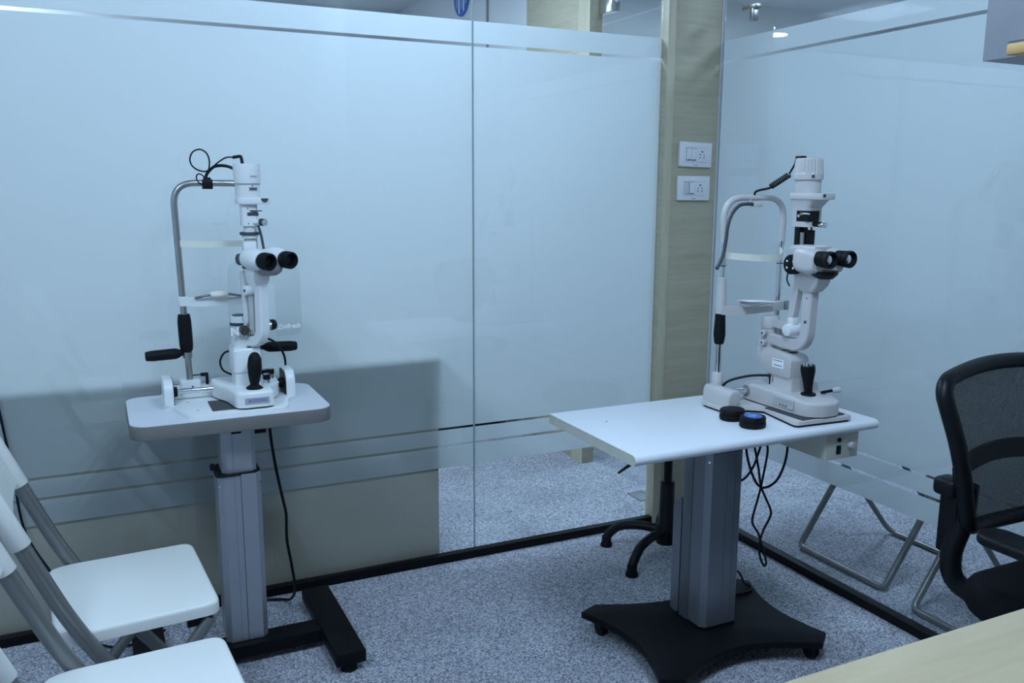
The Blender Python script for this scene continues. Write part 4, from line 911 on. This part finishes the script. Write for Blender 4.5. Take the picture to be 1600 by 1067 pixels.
# ------------------------------------------------------------------ two black lens cases on the table
def lens_case(cx, cy, rot, blue, label):
    o = thing('lens_case', (cx, cy, Z), label, 'case')
    R = Matrix.Translation((cx, cy, 0)) @ Matrix.Rotation(rot, 4, 'Z')
    oc = [(0.036 * math.cos(2 * PI * (k + .5) / 10) * 1.02, 0.033 * math.sin(2 * PI * (k + .5) / 10)) for k in range(10)]
    MB().prism(round_poly(oc, 0.008), Z, Z + 0.015, 0.0035, 2, mat=R, bev_bottom=True).build('case_base', 'rubber', o)
    ld = MB().prism(round_poly([(x * .98, y * .98) for x, y in oc], 0.008), Z + 0.0155, Z + 0.028, 0.004, 3, mat=R).build('case_lid', 'rubber', o)
    if blue:
        MB().lathe([(0, 0), (0.025, 0), (0.0245, 0.0006), (0, 0.0006)], (cx, cy, Z + 0.0280), (0, 0, 1), 32, 1.0, 0.86).build('lid_label', 'blue', ld)
        for k in range(3):
            MB().box(-0.012, 0.014 - 0.004 * k, -0.003 + 0.006 * k - 0.002, -0.003 + 0.006 * k + 0.001, Z + 0.0286, Z + 0.0289, mat=R @ Matrix.Rotation(0.5, 4, 'Z')).build('print_line', 'bluelight', ld)
    return o
lens_case(1.478, 1.752, 0.3, False, 'plain black round case on the white table behind the blue-topped case')
lens_case(1.478, 1.672, 0.2, True, 'black round case with blue oval label on the white table')

# ------------------------------------------------------------------ socket plates on the pillar
def socket_plate(xc, zc, label, single, tilt=0.0):
    yb = 2.640
    o = thing('socket_plate', (xc, yb, zc), label, 'power socket')
    R = Matrix.Translation((xc, yb, zc)) @ Matrix.Rotation(tilt, 4, 'Y')
    W, Hh = 0.0715, 0.044
    MB().box(-W, W, -0.009, 0.0, -Hh, Hh, 0.002, mat=R).build('backing', 'switchgrey', o)
    pl = MB().box(-W, W, -0.013, -0.009, -Hh, Hh, 0.002, mat=R).build('cover_plate', 'switchwhite', o)
    MB().box(-0.050, 0.050, -0.0155, -0.0125, 0.024, 0.028, 0.001, mat=R).build('top_ridge', 'switchwhite', pl)
    MB().box(-0.050, 0.050, -0.0138, -0.0125, -0.0280, -0.0265, 0.0003, mat=R).build('bottom_groove', 'switchgrey', pl)
    MB().box(-0.050, 0.050, -0.0140, -0.0128, -0.0255, 0.0235, 0.0005, mat=R).build('module_frame', 'switchwhite', pl)
    MB().box(-0.0445, 0.0005, -0.0144, -0.0138, -0.0225, 0.0220, 0.0002, 1, mat=R).build('rocker_recess', 'midgrey', pl)
    for k in range(2):
        x0 = -0.043 + k * 0.022
        big = single and k == 0
        MB().box(x0 - (0.004 if big else 0), x0 + 0.020, -0.0175 if not big else -0.0155, -0.0139, -0.0205, 0.0205, 0.001, mat=R).build('blank_module' if big else 'rocker', 'switchgrey' if big else 'switchwhite', pl)
        if not big: MB().box(x0 + 0.002, x0 + 0.018, -0.0179, -0.0174, -0.0200, -0.0180, mat=R).build('rocker_mark', 'ink', pl)
    for hx, hz, r in ((0, 0.011, 0.0034), (-0.0085, 0.0, 0.0024), (0.0085, 0.0, 0.0024), (-0.0085, -0.010, 0.0024), (0.0085, -0.010, 0.0024)):
        MB().cyl(R @ Vector((0.027 + hx, -0.0138, hz)), R @ Vector((0.027 + hx, -0.0145, hz)), r, seg=12).build('pin_hole', 'ink', pl)
    MB().box(-0.008, 0.010, -0.0133, -0.0128, -0.0385, -0.0370, mat=R).build('maker_mark', 'ink', pl)
    return o
socket_plate(1.9905, 1.397, 'white socket plate with two rocker switches, the upper one on the oak pillar', False, 0.025)
socket_plate(1.987, 1.277, 'white socket plate with one rocker and a grey blank, below the other one', True, 0.005)

# ================================================================== FOLDING CHAIRS (local: faces +x)
def folding_chair(label, group=None, rt=0.0150):
    o = thing('folding_chair', (0, 0, 0), label, 'chair', group)
    zt = 0.458
    seat_o = round_poly([(-0.150, -0.160), (-0.112, -0.174), (0.150, -0.170), (0.150, 0.170), (-0.112, 0.174), (-0.150, 0.160)], [0.02, 0.03, 0.03, 0.03, 0.03, 0.02])
    st = MB().prism(seat_o, zt - 0.026, zt, 0.008, 3).build('seat', 'chairwhite', o)
    for v in st.data.vertices:     # slight dish
        if v.co.z > zt - 0.005: v.co.z -= 0.006 * max(0, 1 - (v.co.x / 0.15) ** 2) * max(0, 1 - (v.co.y / 0.16) ** 2)
    for s in (-1, 1):
        MB().cyl((-0.004, s * 0.156, 0.262), (-0.004, s * 0.190, 0.262), 0.006, seg=10).build('pivot_bolt', 'steel', o)
        MB().box(0.085, 0.135, s * 0.152 - 0.004, s * 0.152 + 0.004, zt - 0.05, zt - 0.024, 0.002).build('seat_bracket', 'black', o)
    W1, W2 = 0.187, 0.158
    half = fillet([(-0.270, W1 * 0.97, 0.852), (-0.125, W1, 0.500), (-0.075, W1, 0.405), (0.170, W1, 0.052)], 0.10, 8)
    loop1 = half + fillet([half[-1], (0.197, W1, rt), (0.197, -W1, rt), (0.170, -W1, 0.052)], 0.050, 6)[1:-1] + [Vector((p.x, -p.y, p.z)) for p in reversed(half)]
    MB().tube(loop1, rt, 12).build('front_leg_frame', 'tube', o)
    rr = rt * 0.85
    loop2 = fillet([(0.130, W2, zt - 0.035), (0.095, W2, zt - 0.080), (-0.215, W2, rr), (-0.215, -W2, rr), (0.095, -W2, zt - 0.080), (0.130, -W2, zt - 0.035)], 0.045, 6)
    MB().tube(loop2, rr, 12).build('rear_leg_frame', 'tube', o)
    # backrest: curved plastic panel with sleeves on both tubes
    def bx(z): return -0.270 + (0.852 - z) * 0.412
    V = []; F = []; NU, NV = 20, 12
    for side in (0, 1):
        for i in range(NU + 1):
            u = -1 + 2 * i / NU
            zb = 0.660 + 0.007 * (1 - abs(u) ** 2.6)
            zt_ = 0.845 + 0.040 * (1 - abs(u) ** 2.2)
            for j in range(NV + 1):
                z = zb + (zt_ - zb) * j / NV
                x = bx(z) - 0.007 * (1 - u * u) + (0.004 if side else -0.004)
                yy = u * (0.187 - 0.0056 * (z - 0.50) / 0.352)
                V.append((x, yy, z))
    n1 = (NU + 1) * (NV + 1); idx = lambda i, j, s: s * n1 + i * (NV + 1) + j
    for i in range(NU):
        for j in range(NV):
            F.append((idx(i, j, 1), idx(i + 1, j, 1), idx(i + 1, j + 1, 1), idx(i, j + 1, 1)))
            F.append((idx(i, j, 0), idx(i, j + 1, 0), idx(i + 1, j + 1, 0), idx(i + 1, j, 0)))
        F.append((idx(i, 0, 0), idx(i + 1, 0, 0), idx(i + 1, 0, 1), idx(i, 0, 1)))
        F.append((idx(i, NV, 0), idx(i, NV, 1), idx(i + 1, NV, 1), idx(i + 1, NV, 0)))
    b = MB(); b._add(V, F)
    for s in (-1, 1):
        pA = Vector((bx(0.648), s * 0.1846, 0.648)); pB = Vector((bx(0.858), s * 0.1813, 0.858))
        b.cyl(pA, pB, 0.0185, 0.0185, 16, bev=0.002)
    b.build('backrest', 'chairwhite', o)
    return o
ch = folding_chair('white plastic folding chair close to the grey-edged table')
def place(o, x, y, rz, s=1.0):
    o.location = (x, y, 0); o.rotation_euler = (0, 0, rz); o.scale = (s, s, s)
c2 = copy_tree(ch); c2['label'] = 'white plastic folding chair in front of the other white chair'
c3 = folding_chair('grey tubed folding chair beyond the right glass, nearer the oak pillar', None, 0.0112)
c4 = copy_tree(c3); c4['label'] = 'grey tubed folding chair beyond the right glass, next to the mesh chair'
place(ch, 0.014, 1.880, math.radians(4))
place(c2, 0.024, 1.405, math.radians(4))
place(c3, 2.405, 2.03, math.radians(180))
place(c4, 2.375, 1.52, math.radians(180))

# ------------------------------------------------------------------ swivel stool behind the right table
o = thing('swivel_stool', (1.735, 2.40, 0), 'black swivel stool with star base behind the long white table', 'stool')
sx_, sy_ = 1.735, 2.375
for k in range(5):
    a = math.radians(204 + 72 * k); d = Vector((math.cos(a), math.sin(a), 0)); c = Vector((sx_, sy_, 0))
    R_ = 0.215
    lg = MB().tube(smooth_path([c + Vector((0, 0, 0.090)), c + d * 0.08 + Vector((0, 0, 0.098)), c + d * 0.16 + Vector((0, 0, 0.086)), c + d * (R_ - 0.015) + Vector((0, 0, 0.055)), c + d * R_ + Vector((0, 0, 0.030))], 5), 0.016, 12).build('base_leg', 'black', o)
    MB().lathe([(0, 0), (0.021, 0), (0.022, 0.006), (0.017, 0.020), (0.017, 0.038), (0, 0.040)], c + d * R_, (0, 0, 1), 18).build('glide_foot', 'rubber', lg)
MB().lathe([(0, 0.045), (0.034, 0.05), (0.036, 0.11), (0.027, 0.125), (0.025, 0.27), (0.015, 0.275), (0.015, 0.42), (0, 0.42)], (sx_, sy_, 0), (0, 0, 1), 24).build('gas_column', 'black', o)
MB().lathe([(0, 0), (0.12, 0.0), (0.165, 0.012), (0.17, 0.035), (0.15, 0.058), (0, 0.062)], (sx_, sy_, 0.425), (0, 0, 1), 36).build('seat', 'seatfabric', o)
lv = MB().tube([(sx_, sy_, 0.415), (sx_ - 0.08, sy_ - 0.0, 0.392), (sx_ - 0.165, sy_ + 0.0, 0.352)], 0.004, 8).build('height_lever', 'black', o)
MB().cyl((sx_ - 0.135, sy_, 0.367), (sx_ - 0.205, sy_, 0.332), 0.007, 0.004, 12, bev=0.001).build('lever_grip', 'black', lv)

# ================================================================== OFFICE CHAIR (faces the desk)
o = thing('office_chair', (1.78, 1.0, 0), 'black mesh-back office chair with armrests between desk and right glass', 'chair')
def back_pt(u, v):      # u -1..1 across, v 0..1 up, returns world point on the backrest shell
    half = 0.150 + 0.090 * max(v, 0.0) ** 0.8
    x = 1.785 + half * u
    z = 0.575 + 0.318 * v
    y = 1.165 + 0.035 * v + 0.028 * (1 - abs(u) ** 2) - 0.02 * math.sin(PI * v)
    return Vector((x, y, z))
loop = []
for u, v in [(-1, 0.0), (-1, 0.2), (-1, 0.4), (-1, 0.6), (-1, 0.8), (-0.98, 0.9), (-0.88, 0.97), (-0.7, 1.0), (-0.35, 1.03), (0, 1.04), (0.35, 1.03), (0.7, 1.0), (0.88, 0.97), (0.98, 0.9), (1, 0.8), (1, 0.6), (1, 0.4), (1, 0.2), (1, 0.0), (0.6, -0.05), (0, -0.07), (-0.6, -0.05)]:
    loop.append(back_pt(u, v))
lp = smooth_path(loop, 4, True)
MB().tube(lp, 0.017, 12, closed=True).build('back_frame', 'black', o)
NU, NV = 16, 14; V = []; F = []
for i in range(NU + 1):
    for j in range(NV + 1): V.append(back_pt((-1 + 2 * i / NU) * 0.96, -0.03 + 1.03 * j / NV))
for i in range(NU):
    for j in range(NV): F.append((i * (NV + 1) + j, (i + 1) * (NV + 1) + j, (i + 1) * (NV + 1) + j + 1, i * (NV + 1) + j + 1))
b = MB(); b._add(V, F); b.build('back_mesh', 'mesh', o)
lum = [back_pt(u, 0.33 + 0.10 * (1 - u * u)) + Vector((0, 0.022, 0)) for u in (-1, -0.6, -0.2, 0.2, 0.6, 1)]
MB().sweep(smooth_path(lum, 4), [(-0.004, -0.022), (0.004, -0.022), (0.004, 0.022), (-0.004, 0.022)]).build('lumbar_bar', 'black', o)
# J-shaped back support from frame to under the seat
for s in (-1, 1):
    bx_ = 1.785 + s * 0.150
    pts = smooth_path([(bx_ - s * 0.0, 1.175, 0.66), (bx_ - s * 0.002, 1.180, 0.58), (bx_ + s * 0.012, 1.190, 0.50), (bx_ + s * 0.005, 1.175, 0.44), (bx_ - s * 0.03, 1.10, 0.405)], 6)
    MB().tube(pts, 0.022, 12).build('back_support', 'black', o)
MB().box(1.590, 1.640, 1.175, 1.230, 0.632, 0.672, 0.012, 3).box(1.612, 1.645, 1.18, 1.225, 0.50, 0.65, 0.008).build('recline_bracket', 'black', o)
so_ = [(1.785 + x, 0.945 + y) for x, y in round_poly([(-0.225, -0.21), (0.225, -0.21), (0.235, 0.10), (0.19, 0.205), (-0.19, 0.205), (-0.235, 0.10)], [0.08, 0.08, 0.08, 0.06, 0.06, 0.08])]
MB().prism(so_, 0.405, 0.485, 0.03, 4, bev_bottom=True).build('seat', 'seatfabric', o)
for s in (-1, 1):
    axx = 1.785 + s * 0.262
    pad = [(axx + x, 0.915 + y) for x, y in rrect(-0.038, 0.038, -0.140, 0.140, 0.032, 5)]
    ar = MB().prism(pad, 0.606, 0.628, 0.008, 3, bev_bottom=True).build('armrest_pad', 'slate' if False else 'black', o)
    MB().tube(fillet([(axx, 0.88, 0.608), (axx, 0.87, 0.42), (axx - s * 0.10, 0.90, 0.40)], 0.05), 0.016, 12).build('arm_post', 'black', o)
MB().box(1.70, 1.87, 0.90, 1.10, 0.375, 0.406, 0.008).build('seat_mechanism', 'black', o)
MB().cyl((1.785, 1.0, 0.09), (1.785, 1.0, 0.38), 0.026, seg=20).build('gas_column', 'black', o)
for k in range(5):
    a = math.radians(20 + 72 * k); d = Vector((math.cos(a), math.sin(a), 0)); c = Vector((1.785, 1.0, 0))
    lg = MB().tube([c + Vector((0, 0, 0.10)), c + d * 0.12 + Vector((0, 0, 0.095)), c + d * 0.255 + Vector((0, 0, 0.072))], 0.018, 10).build('base_leg', 'black', o)
    q = c + d * 0.255; sdv = Vector((-d.y, d.x, 0))
    MB().cyl(q + Vector((0, 0, 0.05)), q + Vector((0, 0, 0.075)), 0.008, seg=10).cyl(q - sdv * 0.02 + Vector((0, 0, 0.027)), q + sdv * 0.02 + Vector((0, 0, 0.027)), 0.027, seg=18, bev=0.003).build('caster', 'rubber', lg)

# ================================================================== DESK, HANGING CABINET
o = thing('desk', (1.2, 0.3, 0), 'pale maple desk with plain top in front of the mesh chair', 'desk')
MB().box(0.42, 1.95, -0.10, 0.655, 0.722, 0.750, 0.002).build('desktop', 'deskwood', o)
MB().box(0.44, 0.465, -0.06, 0.60, 0, 0.722).build('side_panel', 'deskwood', o)
MB().box(1.905, 1.93, -0.06, 0.60, 0, 0.722).build('side_panel', 'deskwood', o)
MB().box(0.465, 1.905, -0.05, -0.03, 0.25, 0.722).build('modesty_panel', 'deskwood', o)
o = thing('hanging_cabinet', (1.55, 0.55, CEIL), 'grey cabinet hung from the ceiling over the desk with pale wood ledge', 'cabinet')
MB().box(1.19, 2.05, 0.25, 0.90, 1.463, CEIL, 0.001).build('carcass', 'greylam', o)
MB().box(1.1885, 1.1905, 0.25, 0.862, 1.485, CEIL, 0.0005).build('side_panel', 'greylam', o)
MB().box(1.165, 1.189, 0.30, 0.846, 1.463, 1.478, 0.002).build('ledge', 'yellowwood', o)

# ================================================================== BEYOND THE GLASS
o = thing('low_cabinet', (-0.4, 2.9, 0), 'beige low cabinet standing against the far side of the back glass', 'cabinet')
MB().box(-1.60, 1.006, 2.690, 3.05, 0.0, 0.70, 0.001).build('carcass', 'beige', o)
MB().box(-1.60, 1.012, 2.686, 3.06, 0.70, 0.718, 0.001).build('worktop', 'beige', o)
o = thing('added_dark_counter', (-0.5, 3.6, 0), 'dark counter added in the hall to darken the lower frosted glass', 'counter')  # counter added to block hall light from the lower left film
MB().box(-2.4, 0.62, 3.42, 3.95, 0.0, 1.02, 0.002).build('carcass', 'counterdark', o)
MB().box(-2.44, 0.66, 3.38, 3.98, 1.02, 1.05, 0.003).build('worktop', 'counterdark', o)
o = thing('waiting_bench', (1.4, 4.3, 0), 'dark upholstered bench in the hall seen through the clear stripes', 'bench')
MB().box(1.12, 1.95, 4.08, 4.52, 0.30, 0.42, 0.03, 3).build('seat', 'seatfabric', o)
MB().box(1.15, 1.92, 4.10, 4.50, 0.0, 0.30, 0.004).build('plinth', 'seatfabric', o)
o = thing('added_dark_box', (0.38, 2.90, 0.718), 'dark grey box added on the beige cabinet to shade the frosted glass', 'added_dark_box')  # plain box added behind the film to make its soft dark area
MB().box(0.20, 0.56, 2.775, 3.03, 0.718, 0.90, 0.012, 3).build('body', 'slate', o)
MB().box(0.24, 0.52, 2.80, 3.00, 0.90, 0.935, 0.008).build('box_top', 'slate', o)
# round sign on the white hall wall
o = thing('round_sign', (2.04, 4.97, 2.375), 'round blue and white striped sign on the white hall wall', 'sign')
MB().cyl((2.0398, 4.97, 2.375), (2.030, 4.97, 2.375), 0.112, seg=40, bev=0.002).build('disc', 'blue', o)
for k, (dy, h) in enumerate(((-0.075, 0.070), (-0.042, 0.092), (-0.008, 0.100), (0.028, 0.096), (0.062, 0.080))):
    MB().box(2.0288, 2.0302, 4.97 + dy - 0.008, 4.97 + dy + 0.008, 2.375 - h * (0.95 if k % 2 else 0.7), 2.375 + h * 0.9).build('stripe', 'labelwhite' if k % 2 else 'bluelight', o)
# brown bag on the floor of the next room
o = thing('leather_bag', (2.95, 2.235, 0), 'small dark brown leather bag on the carpet beyond the right glass', 'bag')
MB().hull_loft([[(2.95 + x * s, 2.235 + y * s, z) for x, y in rrect(-0.05, 0.05, -0.075, 0.075, 0.03, 5)] for z, s in ((0.0, 0.9), (0.03, 1.0), (0.10, 0.95), (0.15, 0.75), (0.165, 0.5))]).build('body', 'brown', o)
MB().tube(smooth_path([(2.95, 2.205, 0.16), (2.95, 2.225, 0.20), (2.95, 2.255, 0.20), (2.95, 2.275, 0.16)]), 0.006, 8).build('handle', 'brown', o)
# thin black cord on the back glass by the chairs
tag(MB().tube(smooth_path([(-0.285, 2.655, 0.80), (-0.272, 2.655, 0.70), (-0.262, 2.655, 0.60), (-0.252, 2.655, 0.50), (-0.235, 2.652, 0.32), (-0.16, 2.62, 0.16), (-0.12, 2.56, 0.04), (-0.02, 2.50, 0.005), (0.1, 2.55, 0.005)]), 0.0035, 8).build('loose_cord', 'black'), 'thin black cord hanging against the back glass behind the white chairs', 'cord')

for ob in bpy.data.objects:
    if '_o' in ob: del ob['_o']
